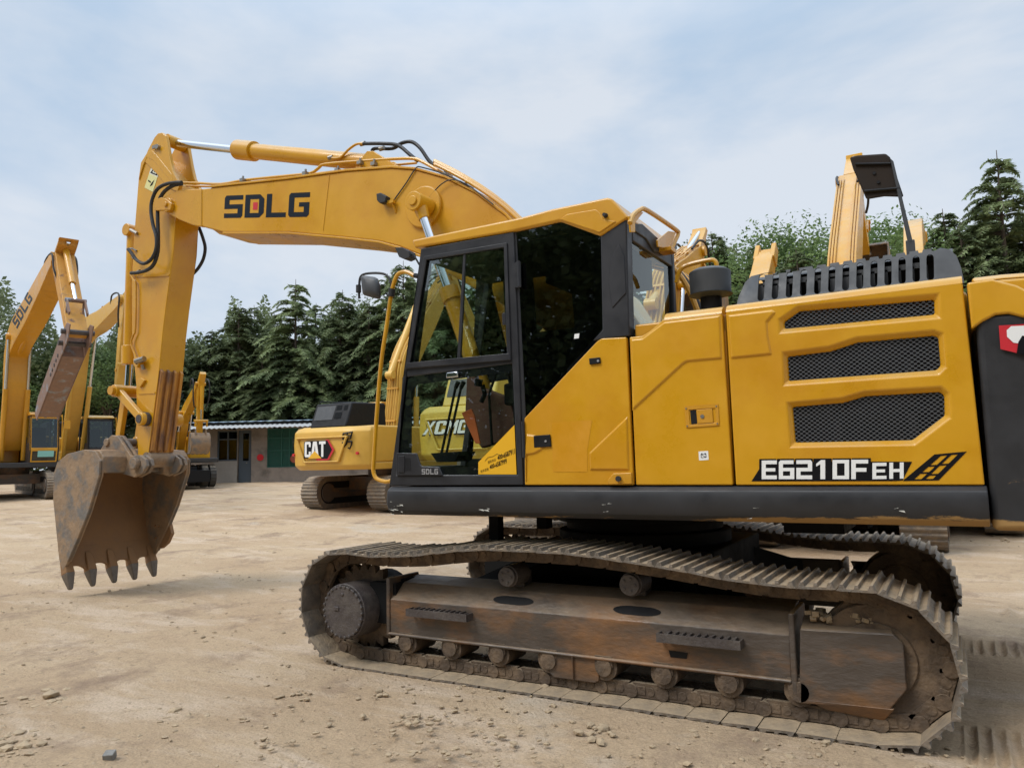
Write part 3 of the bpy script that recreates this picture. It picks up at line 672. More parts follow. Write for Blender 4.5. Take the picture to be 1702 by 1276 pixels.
# yellow upper shell: side cheek traced, then the rounded top
b = MB(); side = XZ([(1607, 470), (1650, 464), (1690, 474), (1760, 510), (1760, 530), (1700, 527), (1676, 521), (1655, 523), (1634, 534), (1615, 547)], YS - .02)
b.prism(side, YS - .025, YS + .14); obj('upper_cheek', b, 'yellow', CW, bevel=.012, seg=3)
b = MB(); slab(b, [(p[0], p[1] * .985) for p in arc_plan(2.345, 2.93, 1.36, .45)], 2.19, 2.375, 0, .0); slab(b, [(p[0] if p[0] < 2.4 else p[0], p[1] * .985) for p in arc_plan(2.345, 2.93, 1.36, .45)], 2.376, 2.41, 0, .05); obj('top_cover', b, 'yellow', CW, bevel=.02, seg=3)
b = MB(); f = quadmap(*[U(a, c, YS - .022) for a, c in [(1663, 580), (1712, 592), (1712, 538), (1660, 541)]]); flat(b, [[f(0, 0), f(1, 0), f(1, 1), f(0, 1)]]); em = obj('side_emblem', b, 'red', CW, smooth=0, fix=False)
f_ = f
b = MB(); f = quadmap(*[U(a, c, YS - .0245) for a, c in [(1663, 580), (1712, 592), (1712, 538), (1660, 541)]])
flat(b, [[f(.25, .55), f(.45, .35), f(1, .35), f(1, .95), (f(.4, .95)), f(.25, .8)]]); obj('emblem_letter', b, 'white', em, smooth=0, fix=False)
b = MB(); f = quadmap(*[U(a, c, YS - .026) for a, c in [(1663, 580), (1712, 592), (1712, 538), (1660, 541)]]); flat(b, [[f(.55, .0), f(1, .0), f(1, .62), f(.75, .62), f(.62, .4)]]); obj('emblem_field', b, 'black', em, smooth=0, fix=False)

# ---- exhaust grille cover on the hood ----------------------------------
yc_ = -1.12
outl = [(1219, 513), (1222, 490), (1231, 463), (1240, 452), (1252, 449)]
top = []
for i in range(13):
    t = i / 13; x0 = 1262 + (1555 - 1262) * t; x1 = 1262 + (1555 - 1262) * (i + .62) / 13; x2 = 1262 + (1555 - 1262) * (i + .7) / 13; x3 = 1262 + (1555 - 1262) * (i + .95) / 13
    yy = lambda x: 446.5 + (402 - 446.5) * (x - 1262) / (1555 - 1262)
    top += [(x0, yy(x0)), (x1, yy(x1)), (x2, yy(x2) + 5), (x3, yy(x3) + 5)]
outl += top + [(1562, 402), (1578, 405), (1590, 417), (1598, 440), (1603, 467)]
holes = []
for i in range(13):
    t = i / 12; cx = 1259 + (1545 - 1259) * t; tp = 449 + (414 - 449) * t; bt = 497 + (462 - 497) * t; hw = 5.4 + 1.0 * t; hs = []
    for k in range(7): a = PI + PI * k / 6; hs.append((cx + hw * math.cos(a), tp + hw + hw * math.sin(a)))
    for k in range(7): a = PI * k / 6; hs.append((cx + .8 + hw * math.cos(a), bt - hw + hw * math.sin(a)))
    holes.append(hs)
b = MB(); Lp = [XZ(outl, yc_)] + [XZ(h, yc_) for h in holes]
def lean(p, y, t=0): zz = p[1] - 2.42; return Vector((p[0], y + .05 + max(0, zz) * .38, p[1]))
b.sheet([[lean(p, yc_) for p in l] for l in Lp], [[lean(p, yc_ + .018) for p in l] for l in Lp])
HC = obj('exhaust_cover', b, 'pgrey', EX, bevel=.004)
b = MB(); a0, a1 = U(1262, 452, yc_), U(1556, 406, yc_); c0, c1 = U(1228, 510, yc_), U(1600, 466, yc_)
# rounded roof and back
pr = [(.16, 0), (.2, .03), (.28, .045), (.9, .02), (1.0, -.05), (1.05, -.35)]
vs = [Vector((p.x, yc_ + q[0], p.z - .02 + q[1])) for p in (a0 - Vector((.06, 0, .0)), a1 + Vector((.08, 0, 0))) for q in pr]; k = len(pr)
b.add(vs, [(i, i + 1, k + i + 1, k + i) for i in range(k - 1)])
obj('cover_roof', b, 'pgrey', HC)
b = MB(); bar0, bar1 = U(1268, 474, yc_ + .14), U(1535, 441, yc_ + .14)
b.add([bar0 + Vector((0, 0, -.012)), bar1 + Vector((0, 0, -.012)), bar1 + Vector((0, 0, .02)), bar0 + Vector((0, 0, .02)), bar0 + Vector((0, .02, -.012)), bar1 + Vector((0, .02, -.012)), bar1 + Vector((0, .02, .02)), bar0 + Vector((0, .02, .02))],
      [(0, 1, 2, 3), (4, 7, 6, 5), (0, 4, 5, 1), (3, 2, 6, 7), (0, 3, 7, 4), (1, 5, 6, 2)])
for i in range(14):
    t = i / 13; p = bar0.lerp(bar1, t); b.bb(p.x - .02, p.x + .02, p.y, p.y + .02, p.z - .16, p.z)
obj('inner_rib', b, 'pgrey', HC)
b = MB(); b.bb(U(1235, 500, yc_).x, U(1590, 460, yc_).x, yc_ + .26, yc_ + .9, 2.35, 2.62); obj('muffler_box', b, 'dark', HC)
b = MB()
for q in ((1283, 503), (1322, 498), (1470, 482), (1515, 476)): c = U(*q, yc_ + .03); b.cyl((c.x, yc_ + .02, c.z), (c.x, yc_ + .06, c.z), .014, n=10)
obj('cover_bolt', b, 'bolt', HC)
# precleaner pot
c = U(1182, 500, -.9); x = c.x
b = MB(); b.cyl((x, -.9, 2.30), (x, -.9, 2.56), .07, n=20); pc = obj('intake_stalk', b, 'dark', EX)
b = MB(); z0 = U(1182, 492, -.9).z; z1 = U(1182, 450, -.9).z
b.cyl((x, -.9, z0 - .015), (x, -.9, z0 + .008), .05, .146, n=36); b.cyl((x, -.9, z0 + .008), (x, -.9, z1 - .01), .134, .137, n=36); b.cyl((x, -.9, z1 - .01), (x, -.9, z1 + .012), .137, .10, n=36)
obj('precleaner_bowl', b, 'pgrey', pc, bevel=.004)
b = MB(); b.tube([U(1124, 470, -.75), U(1130, 450, -.75), U(1142, 441, -.75), U(1175, 433, -.75), U(1188, 434, -.75), U(1192, 450, -.75), U(1194, 520, -.75)], .016, smooth=4); obj('handrail', b, 'yellow', EX)
# raised engine hatch, propped up on the far side of the hood
xh = 1.95; th = MB()
F = lambda q, y: U(q[0], q[1], y)
yh = .35
pts = [(1412, 262), (1425, 259), (1472, 256), (1479, 262), (1484, 275), (1502, 328), (1470, 327), (1440, 332), (1428, 305), (1418, 282)]
b = MB(); P = [U(*q, yh) for q in pts]; d = Vector((.03, -.35, .06)); P2_ = []
for q, p in zip(pts, P): P2_.append(p)
b.sheet([[p for p in P]], [[p + Vector((0, .05, .02)) for p in P]])
HT = obj('engine_hatch', b, 'hatch', EX, bevel=.012)
b = MB(); b.add([U(1479, 262, yh - .02), U(1485, 268, yh - .02), U(1518, 405, yh - .02), U(1509, 405, yh - .02)] + [p + Vector((0, .06, 0)) for p in (U(1479, 262, yh - .02), U(1485, 268, yh - .02), U(1518, 405, yh - .02), U(1509, 405, yh - .02))],
      [(0, 1, 2, 3), (4, 7, 6, 5), (0, 4, 5, 1), (1, 5, 6, 2), (2, 6, 7, 3), (3, 7, 4, 0)])
p0_, p1_ = U(1513, 404, yh), U(1519, 440, yh)
b.bb(p0_.x - .03, p0_.x + .03, yh - .02, yh + .04, 2.42, p0_.z + .02)
obj('hatch_edge', b, 'pgrey', HT, bevel=.006)
b = MB()
for q in ((1453, 288), (1460, 303)): c = U(*q, yh - .004); b.cyl((c.x, yh - .01, c.z), (c.x, yh + .01, c.z), .012, n=8)
a0, a1 = U(1437, 318, yh - .01), U(1496, 313, yh - .01); b.tube([a0, a1], .012); a0, a1 = U(1422, 273, yh - .01), U(1480, 272, yh - .01); b.tube([a0, a1], .01)
obj('hatch_stiffener', b, 'dark', HT)
# ================================================================ CAB
YC = -1.345; YF = -.37
CAB = obj('cab', MB(), 'grey', EX, fix=False)
def cabmesh(b, me_o): pass
b = MB()
up = [(679, 607), (708, 431), (837.5, 410), (843, 591)]
low = [(659, 789), (669, 627), (851, 604), (860, 789)]
b.pxprism([(647, 807), (700, 413), (853.5, 385), (869.5, 806)], YC, YC + .035, holes=[up, low])
door = obj('door', b, 'grey', CAB, bevel=.006)
b = MB(); b.pxprism([(673, 614), (704, 426), (842, 403), (849, 598)], YC - .012, YC, holes=[[(680, 606), (708.5, 432), (837, 411), (842.5, 590)]]); wf = obj('window_frame', b, 'grey', door, bevel=.004)
b = MB(); b.pxprism([(674, 612), (676, 603), (846, 587), (848, 598)], YC - .02, YC - .012); b.pxprism([(759.5, 600), (770, 421), (773.5, 420.5), (764.5, 599)], YC - .002, YC + .02); obj('window_rail', b, 'grey', door, bevel=.002)
def pane(name, px, y, m, par, th=.0):
    b = MB(); flat(b, [[U(*q, y) for q in px]]); return obj(name, b, m, par, smooth=0, fix=False)
pane('glass_pane', up, YC + .012, 'glassd', door); pane('glass_pane', [(765, 598), (773, 421), (837, 411), (842, 590)], YC + .004, 'glassc', door)
pane('glass_pane', low, YC + .008, 'glassl', door)
b = MB(); b.pxprism(low, YC + .010, YC + .014, holes=[[(684, 776), (684, 652), (694, 639), (849, 617), (855, 716), (800, 776)]]); obj('black_glass_border', b, 'black', door)
st = MB(); flat(st, [[U(*q, YC + .0055) for q in [(795, 788), (795, 768), (855, 706), (858.5, 788)]]]); sk = obj('phone_sticker', st, 'sticker', door, smooth=0, fix=False)
for t_, q in (('400-6587911', [(827, 765), (856, 754), (855.5, 744.5), (826.5, 757)]), ('400-6587999', [(814, 780), (842.5, 770), (842, 761), (813.5, 772.5)])):
    f = quadmap(*[U(*v, YC + .004) for v in q]); sheet_obj('phone_number', text_mb(t_, f, 5, .02), 'black', sk)
for t_, q in (('服务热线', [(811, 771), (824, 766), (823.7, 761), (810.7, 766)]), ('技术咨询', [(799, 786), (812, 781.5), (811.7, 776.5), (798.7, 781)])):
    f = quadmap(*[U(*v, YC + .004) for v in q]); sheet_obj('sticker_characters', text_mb(t_, f, 3, .0), 'black', sk)
b = MB(); b.tube([U(*q, YC + .004) for q in ((806, 766), (811, 760), (820, 758), (826, 754), (833, 757), (845, 755))], .0012, n=4); obj('sticker_outline', b, 'black', sk)
b = MB(); b.pxprism([(658.5, 790), (658.6, 752.5), (692, 753), (698, 772), (701, 775), (729, 776), (735, 790)], YC - .012, YC + .004)
hb = obj('handle_panel', b, 'grey', door, bevel=.004)
b = MB(); b.pxprism([(673, 782), (673, 761), (682, 761), (683, 782)], YC - .0135, YC - .010); obj('handle_recess', b, 'dark', hb)
b = MB(); b.pxprism([(662, 785), (662, 757), (672, 757), (672, 785)], YC - .018, YC - .010); obj('handle', b, 'grey', hb, bevel=.003)
f = quadmap(*[U(*q, YC - .0135) for q in [(701, 788), (728, 788), (728, 779), (701, 779)]]); b = MB(); word(b, 'SDLG', f, .22); obj('door_lettering', b, 'silver', hb, smooth=0, fix=False)
b = MB(); b.pxprism([(741, 628), (742, 619), (760, 617), (760, 626)], YC - .03, YC); obj('chrome_catch', b, 'chrome', door, bevel=.006)
b = MB(); b.pxprism([(858, 478), (853, 476), (852, 440), (856, 436), (863, 434), (864, 474)], YC - .022, YC); b.cyl(U(861.5, 434, YC - .022), U(863.5, 477, YC - .022), .012, n=10); obj('hinge', b, 'grey', door); b = MB(); b.cyl(U(869, 700, YC - .015), U(871, 760, YC - .015), .012, n=10)
obj('hinge', b, 'grey', door)
b = MB(); b.pxprism([(835, 540), (834, 521), (840, 519), (841, 539)], YC - .006, YC + .012); obj('sash_latch', b, 'grey', door, bevel=.002)
# shell: pillars, near quarter
b = MB()
b.pxprism([(853.5, 385), (858, 384), (874, 700), (875, 806), (870, 806)], YC + .014, YC + .06)
A0, A1 = U(647, 807, YC), U(700, 413, YC)
for y0, y1 in ((YC + .036, YC + .085), (YF - .05, YF)):
    b.prism([(A0.x, A0.z), (A1.x, A1.z), (A1.x + .06, A1.z), (A0.x + .06, A0.z)], y0, y1)
pp = XZ([(998, 392), (1030, 369), (1041, 362), (1046, 558), (985, 566), (1001, 548)], YC)
b.prism([(p[0], p[1]) for p in pp], YC, YC + .10)
xr = U(1044, 400, YC).x
b.bb(xr - .07, xr, YF - .06, YF, 2.2, 3.05); b.bb(xr - .06, xr - .003, YC + .1, YF - .06, 2.2, 2.31); b.bb(xr - .06, xr - .003, YC + .1, YF - .06, 2.93, 3.06)
b.bb(A1.x, A1.x + .05, YC + .085, YF - .05, A1.z - .08, A1.z); b.bb(A0.x + .004, A0.x + .07, YC + .085, YF - .05, A0.z, A0.z + .14)
obj('pillar', b, 'grey', CAB, bevel=.008)
b = MB(); q = XZ([(1012, 470), (1016, 430), (1029, 405), (1038, 425), (1041, 487), (1018, 512)], YC); b.prism(q, YC - .006, YC + .002); obj('pillar_panel', b, 'grey', CAB, bevel=.004)
quart = [(858, 385), (929, 367), (998, 392), (1001, 546), (985, 566), (874, 690)]
pane('quarter_glass', quart, YC + .02, 'glassr', CAB)
b = MB(); b.pxprism(quart, YC + .024, YC + .03, holes=[[(868, 410), (876, 400), (930, 384), (968, 396), (982, 420), (992, 540), (975, 560), (878, 662)]]); obj('black_glass_border', b, 'black', CAB)
st = MB(); flat(st, [[U(*q, YC + .018) for q in [(954, 563), (962, 562), (963, 554), (955, 555)]]]); obj('small_sticker', st, 'white', CAB, smooth=0, fix=False)
# far side wall with its windows
fo = XZ([(647, 807), (700, 413), (1042, 362), (1046, 806)], YC)
lw = [(p.x, p.z) for p in [U(*q, YF) for q in [(688, 752), (686, 652), (700, 637), (760, 628), (766, 762), (706, 768), (702, 752)]]]
lw1 = [(p.x, p.z) for p in [U(*q, YF) for q in [(785, 762), (785, 640), (849, 630), (856, 700), (856, 762)]]]
uw = [(p.x, p.z) for p in [U(*q, YF) for q in [(789, 600), (795, 456), (838, 452), (846, 592)]]]
rw = [(p.x, p.z) for p in [U(*q, YF) for q in [(886, 462), (950, 453), (958, 545), (893, 553)]]]
rw2 = [(p.x, p.z) for p in [U(*q, YF) for q in [(1008, 415), (1104, 400), (1108, 545), (1015, 552)]]]
b = MB(); b.prism(fo, YF, YF - .03, holes=[uw, lw1, rw, rw2]); obj('cab_wall', b, 'lining', CAB)
for i_, h in enumerate((uw, lw1, rw, rw2)):
    b = MB(); flat(b, [[Vector((p[0], YF - .015, p[1])) for p in h]]); obj('glass_pane', b, 'glassc', CAB, smooth=0, fix=False)
b = MB(); flat(b, [[Vector((A0.x + .03, YC + .085, A0.z + .14)), Vector((A0.x + .03, YF - .05, A0.z + .14)), Vector((A1.x + .02, YF - .05, A1.z - .08)), Vector((A1.x + .02, YC + .085, A1.z - .08))]]); obj('windscreen', b, 'glassc', CAB, smooth=0, fix=False)
b = MB(); flat(b, [[Vector((xr - .02, YC + .1, 2.31)), Vector((xr - .02, YF - .06, 2.31)), Vector((xr - .02, YF - .06, 2.93)), Vector((xr - .02, YC + .1, 2.93))]]); obj('rear_glass', b, 'glassc', CAB, smooth=0, fix=False)
# lining, floor, rear bulkhead
b = MB()
b.bb(A1.x + .02, xr - .07, YC + .06, YF - .04, 3.02, 3.05); b.bb(A0.x + .03, xr - .02, YC + .04, YF - .035, 1.335, 1.37)
b.bb(.25, .40, YC + .11, YF - .04, 1.37, 2.25); b.bb(-.30, .25, YC + .05, YC + .08, 1.37, 1.95); b.bb(-.25, .32, YC + .2, YF - .1, 2.76, 3.02)
obj('lining', b, 'lining', CAB, bevel=.01)
# seat
b = MB(); b.box((-.28, -.86, 1.83), (.50, .48, .14)); b.box((-.06, -.86, 2.18), (.13, .46, .62), Matrix.Rotation(R(12), 3, 'Y')); b.box((.02, -.86, 2.58), (.09, .26, .17), Matrix.Rotation(R(12), 3, 'Y')); b.box((-.22, -.86, 1.6), (.4, .4, .34))
se = obj('seat', b, 'seat', CAB, bevel=.04, seg=3)
b = MB()
for y in (-1.15, -.56): b.box((-.38, y, 1.98), (.42, .09, .16)); 
obj('armrest_console', b, 'lining', se, bevel=.02)
b = MB()
for y in (-1.13, -.58):
    b.tube([(-.56, y, 2.04), (-.585, y, 2.14), (-.58, y, 2.17)], .012); b.cyl((-.585, y, 2.13), (-.575, y, 2.24), .026, .02, n=12); b.cyl((-.575, y, 2.24), (-.57, y, 2.255), .024, .012, n=12)
obj('joystick', b, 'dark', se)
b = MB(); p = [U(*q, -1.12) for q in [(767, 686), (783, 679), (788, 690), (798, 737), (790, 737), (773, 700)]]; b.sheet([p], [[v + Vector((0, .015, 0)) for v in p]]); obj('safety_lever', b, 'orange', CAB, bevel=.003)
b = MB()
for a, c in (((757, 645), (732, 762)), ((766, 645), (740, 762))):
    pa, pb = U(*a, -.85), U(*c, -.85); b.tube([pa, pa.lerp(pb, .6) + Vector((.0, 0, 0)), pb], .011); b.cyl(pa, pa + Vector((.03, 0, .05)), .016, .02, n=10)
b.pxprism([(716, 753), (764, 750), (756, 766), (726, 768)], -.95, -.72)
obj('travel_lever', b, 'lining', CAB)
b = MB(); b.pxprism([(772, 700), (776, 612), (788, 612), (792, 640), (845, 660), (858, 700), (858, 726), (800, 745)], -.62, -.56); obj('side_console', b, 'brown', CAB, bevel=.01)
b = MB(); b.tube([U(*q, -.70) for q in ((818, 740), (813, 660), (815, 648), (828, 612))], .011); b.tube([U(*q, -.68) for q in ((800, 668), (806, 655), (802, 640))], .02); b.cyl(U(794, 642, -.75), U(796, 630, -.75), .03, .035, n=14); obj('grab_bar', b, 'lining', CAB)
# roof
rt = [(684, 399), (866, 361), (916, 347.5), (1009, 328), (1017, 330), (1045, 361), (1030, 371), (998, 392), (929, 367), (850, 384.5), (689, 412)]
b = MB(); near = [U(*q, YC - .012) for q in rt]
far_ = [Vector((v.x, YF + .02, v.z)) for v in near]
b.sheet([near], [[v for v in far_]])
RF = obj('roof', b, 'yellow', CAB, bevel=.014, seg=3)
b = MB(); q = XZ([(932, 366), (944, 357), (992, 349), (998, 354), (1005, 366), (1026, 369), (998, 388)], YC); b.prism(q, YC - .02, YC - .008); obj('roof_pressing', b, 'yellow', RF, bevel=.006)
b = MB(); c = U(1006, 358, YC - .02); b.cyl((c.x, YC - .045, c.z), (c.x, YC - .01, c.z), .012, .017, n=14); obj('roof_plug', b, 'rubber', RF)
# grab rail behind the roof
q = lambda px, py: UX(px, py, xr + .05)
b = MB(); b.tube([q(1047, 371), q(1052, 358), q(1064, 349), q(1076, 350), q(1122, 381), q(1127, 388), q(1122, 400), q(1116, 414)], .017, smooth=4)
gr = obj('grab_rail', b, 'yellow', RF)
b = MB(); P = [q(1046, 359), q(1062, 352), q(1070, 353), q(1056, 370), q(1056, 386), q(1049, 386)]; b.sheet([P], [[v + Vector((-.012, 0, 0)) for v in P]]); obj('rail_bracket', b, 'yellow', RF, bevel=.003); b = MB()
P = [q(1093, 399), q(1112, 384), q(1124, 386), q(1113, 415), q(1094, 410)]; b.sheet([P], [[v + Vector((-.012, 0, 0)) for v in P]]); b.box(q(1109, 417), (.1, .12, .03)); obj('rail_bracket', b, 'yellow', RF, bevel=.003)
b = MB(); q2 = lambda px, py: UX(px, py, xr + .01)
P = [q2(1054, 371), q2(1068, 372), q2(1104, 405), q2(1104, 420), q2(1088, 418), q2(1075, 397), q2(1056, 384)]; b.sheet([P], [[v + Vector((-.05, 0, 0)) for v in P]]); obj('rear_lintel', b, 'pgrey', CAB, bevel=.006)
# front handrail, mirror, lamps
y_ = -1.22
b = MB(); b.tube([U(*v, y_) for v in ((690, 459), (676, 452), (664, 454), (657, 464), (650, 490), (643, 540), (634, 600), (627, 680), (621, 770), (621, 784), (626, 795), (640, 800), (650, 799))], .0165, smooth=5)
HR = obj('handrail', b, 'yellow', CAB)
b = MB(); b.cyl(U(652, 480, y_), U(650, 493, y_), .028, n=12); b.tube([U(651, 484, y_), U(650, 470, y_), U(643, 458, y_), U(630, 454, y_), U(608, 455, y_), U(599, 461, y_), U(597, 478, y_), U(597, 496, y_)], .010, smooth=4); b.cyl(U(596, 474, y_), U(596, 486, y_), .022, n=10)
b.box(U(642, 763, y_) , (.20, .02, .03)) if False else None
mi = obj('mirror_arm', b, 'rubber', HR)
c = U(616, 476, y_ - .04); b = MB(); f = quadmap(*[U(*v, y_ - .05) for v in [(603, 491), (633, 498), (634, 462), (599, 457)]])
ring0 = [f(u, v) for u, v in ((.08, .02), (.5, 0), (.92, .0), (1, .1), (.97, .6), (.85, .93), (.7, 1), (.1, 1), (0, .9), (0, .1))]
cen = sum(ring0, Vector()) / len(ring0); dn = Vector((.5, -.8, 0)).normalized()
r1 = [p.lerp(cen, .12) + dn * .035 for p in ring0]; r2 = [p.lerp(cen, .45) + dn * .06 for p in ring0]; k = len(ring0)
b.add(ring0 + r1 + r2, [(i, (i + 1) % k, k + (i + 1) % k, k + i) for i in range(k)] + [(k + i, k + (i + 1) % k, 2 * k + (i + 1) % k, 2 * k + i) for i in range(k)] + [tuple(range(2 * k, 3 * k)), tuple(range(k))])
obj('mirror', b, 'pgrey', HR, smooth=60)
b = MB(); b.tube([U(697, 440, -1.25), U(688, 424, -1.25), U(680, 420, -1.25)], .008)
P = [U(*v, -1.28) for v in [(656, 411), (668, 411), (679, 417), (681, 427), (672, 431), (663, 427)]]; b.sheet([P], [[v + Vector((0, .09, 0)) for v in P]]); obj('work_lamp', b, 'rubber', CAB, bevel=.008)
b = MB(); b.cyl(U(690, 458, y_), U(700, 460, -1.25), .02, n=10); obj('rail_clamp', b, 'dark', CAB)
# ================================================================ BOOM, ARM, BUCKET
YB = -.25
bo = XZ([(300, 345), (322, 316), (335, 314), (480, 298), (575, 285), (650, 279.5), (690, 282), (740, 296), (790, 321), (840, 358), (864, 385)], YB)
bo += [(-.5, 3.24), (-.05, 2.85), (.30, 2.25), (.34, 1.85), (.22, 1.66), (.08, 1.64), (-.05, 1.74), (-.35, 2.15), (-.75, 2.62)]
bo += list(reversed(XZ([(372, 386), (480, 386), (580, 395), (632, 401), (665, 410), (700, 424), (730, 446)], YB)))
bo += list(reversed(XZ([(300, 366), (345, 379)], YB)))
b = MB(); b.prism(bo, YB, -YB)
BM = obj('boom', b, 'yellow', EX, bevel=.012, seg=2)
# lip of the top and bottom plates standing just proud
b = MB()
def strip(b, pxs, w, y0, y1):
    q = XZ(pxs, YB)
    for i in range(len(q) - 1):
        a, c = Vector(q[i]), Vector(q[i + 1]); d = (c - a).normalized(); n = Vector((-d.y, d.x)) * w
        b.prism([tuple(a), tuple(c), tuple(c + n), tuple(a + n)], y0, y1)
pts_top = [(480, 298), (575, 285), (650, 279.5), (690, 282), (740, 296), (790, 321), (840, 358), (864, 385)]
q = XZ([(350, 312)] + pts_top, YB); up_ = grow(q + [(q[-1][0], -50), (q[0][0], -50)], .022)[:len(q)]
b.prism(q + list(reversed(up_)), YB - .014, -YB + .014)
q = XZ([(372, 386), (480, 386), (580, 395), (632, 401), (665, 410), (700, 424)], YB); dn_ = grow(q + [(q[-1][0], 50), (q[0][0], 50)], .02)[:len(q)]
b.prism(q + list(reversed(dn_)), YB - .014, -YB + .014)
obj('boom_flange', b, 'yellow', BM, bevel=.004)
# fork at the nose
b = MB(); fk = XZ([(268, 348), (264, 338), (270, 330), (284, 322), (300, 316), (336, 314), (336, 377), (322, 375), (300, 366), (283, 357)], YB)
for y0, y1 in ((YB - .012, YB + .05), (-YB - .05, -YB + .012)): b = MB(); b.prism(fk, y0, y1); obj('boom_nose', b, 'yellow', BM, bevel=.01)
b = MB(); pv = U(283, 342, YB); b.cyl((pv.x, YB - .05, pv.z), (pv.x, -YB + .05, pv.z), .085, n=24); b.prism(XZ([(262, 334), (275, 330), (283, 333), (292, 340), (290, 351), (264, 352)], YB), YB - .055, YB - .012); b.cyl((pv.x, YB - .075, pv.z), (pv.x, YB - .05, pv.z), .03, n=12)
obj('pivot_boss', b, 'yellow', BM, bevel=.006)
b = MB(); b.prism(XZ([(345, 377), (375, 384), (392, 386), (376, 390), (360, 388)], YB), YB + .03, -YB - .03); obj('stop_gusset', b, 'yellow', BM, bevel=.008)
b = MB(); b.add([], []); pa, pb = U(548, 290, YB), U(537, 384, YB); b.tube([pa + Vector((0, -.001, 0)), pb + Vector((0, -.001, 0))], .005, n=6); obj('weld_seam', b, 'yellow', BM)
# block letters
ylet = YB - .002
f = quadmap(*[U(*v, ylet) for v in [(372, 362.5), (513, 360.5), (515.5, 319.5), (374, 325.5)]])
b = MB(); word(b, 'SDLG', f, .12); bl = obj('boom_lettering', b, 'navy', BM, smooth=0, fix=False)
f2 = lambda u, v: f(u, v)
b = MB(); flat(b, [[f(.355, .34), f(.41, .34), f(.41, .66), f(.355, .66)]]); obj('red_square', b, 'red', BM, smooth=0, fix=False)
# pivot boss of the boom cylinder, rod, barrels
bp = U(706, 345, YB); 
b = MB(); b.cyl((bp.x, YB - .035, bp.z), (bp.x, -YB + .035, bp.z), .20, n=40); obj('boss_plate', b, 'yellow', BM, bevel=.012)
cy = U(694, 337, -.45)
for s in (-1, 1):
    b = MB(); b.cyl((cy.x, s * .30, cy.z), (cy.x, s * .52, cy.z), .088, n=28); b.cyl((cy.x, s * .52, cy.z), (cy.x, s * .535, cy.z), .045, n=16)
    eye = obj('boom_cylinder', b, 'yellow', EX, bevel=.006)
    a = Vector((cy.x, s * .43, cy.z)); foot = U(728, 430, -.43); d = (Vector((foot.x, 0, foot.z)) - Vector((a.x, 0, a.z))).normalized()
    b = MB(); b.cyl(a, a + d * .17, .075, .052, n=20); obj('rod_eye', b, 'yellow', eye)
    b = MB(); b.cyl(a + d * .16, a + d * 1.05, .043, n=20); obj('rod', b, 'chrome', eye)
    b = MB(); b.cyl(a + d * .9, a + d * 2.35, .075, n=24); b.cyl(a + d * .9, a + d * 1.02, .088, n=24); obj('barrel', b, 'yellow', eye)
# lamp and its cable on the boom flank
b = MB(); P = [U(*v, YB - .09) for v in [(625, 322), (632, 320), (642, 326), (640, 336), (631, 338), (626, 333)]]; b.sheet([P], [[v + Vector((0, .07, 0)) for v in P]]); lp = obj('boom_lamp', b, 'rubber', BM, bevel=.008)
b = MB(); b.tube([U(641, 333, YB - .05), U(652, 339, YB - .04), U(657, 350, YB - .01), U(658, 354, YB)], .010); b.box(U(650, 336, YB - .04), (.08, .04, .03)); obj('lamp_bracket', b, 'yellow', lp)
b = MB(); b.tube([U(*v, YB - .012) for v in ((654, 341), (655, 333), (664, 320), (676, 303), (684, 290), (692, 279), (700, 278), (740, 290), (780, 310))], .0065, n=6, smooth=3)
b.tube([U(*v, YB - .03) for v in ((712, 330), (722, 318), (734, 306), (750, 299), (775, 306), (820, 340))], .0055, n=6, smooth=3); obj('lamp_cable', b, 'rubber', BM)
# steel pipes along the top
def pipe(pxs, y, r, m='yellow', sm=3, par=None, name='hydraulic_pipe', n=8):
    b = MB(); b.tube([U(*v, y) for v in pxs], r, n=n, smooth=sm); return obj(name, b, m, par or BM)
pipe([(300, 304), (330, 304.5), (368, 306), (410, 299), (480, 292), (516, 288), (530, 279), (541, 273), (600, 268), (660, 264), (688, 264), (700, 268), (722, 280), (760, 302), (810, 335), (843, 362)], -.17, .016)
pipe([(310, 309), (372, 310), (420, 303), (500, 292), (556, 285), (600, 281), (650, 275), (692, 271)], -.11, .013)
for i, (y, dz) in enumerate(((-.22, -1), (-.12, -5), (-.02, -7), (.08, -6), (.17, -5))):
    pipe([(722, 274 + dz), (760, 293 + dz), (800, 317 + dz), (838, 345 + dz), (870, 375 + dz)], y, .017)
b = MB()
for v in ((404, 300), (508, 289), (562, 284), (599, 271), (622, 273), (740, 291), (775, 311)): p = U(*v, -.2); b.box(p - Vector((0, -.03, 0)), (.05, .12, .035)); b.cyl(p + Vector((0, 0, -.01)), p + Vector((0, 0, .05)), .012, n=6)
obj('pipe_clamp', b, 'bolt', BM)
# arm cylinder on top of the boom
p0 = U(291, 238, 0); p1 = U(395, 249, 0); p2 = U(405, 250.5, 0); p3 = U(628, 272, 0)
b = MB(); b.cyl(p0, p2, .046, n=24); AC = obj('arm_cylinder', b, 'chrome', EX)
b = MB(); d = (p3 - p1).normalized(); b.cyl(p1, p1 + d * .30, .115, n=28); b.cyl(p1 + d * .02, p3, .088, n=28); b.cyl(p3 + Vector((0, -.13, 0)), p3 + Vector((0, .13, 0)), .085, n=20); b.bb(p3.x - .25, p3.x + .02, -.06, .06, p3.z - .09, p3.z + .06)
obj('barrel', b, 'yellow', AC, bevel=.006)
b = MB(); b.cyl(p0 + Vector((0, -.12, 0)), p0 + Vector((0, .12, 0)), .075, n=20); obj('rod_eye', b, 'yellow', AC)
b = MB(); tri = XZ([(595, 292), (604, 262), (612, 252), (622, 252), (660, 275), (700, 288)], -.16)
for y in (-.18, .15): b.prism(tri, y, y + .03)
obj('cylinder_bracket', b, 'yellow', BM, bevel=.006)
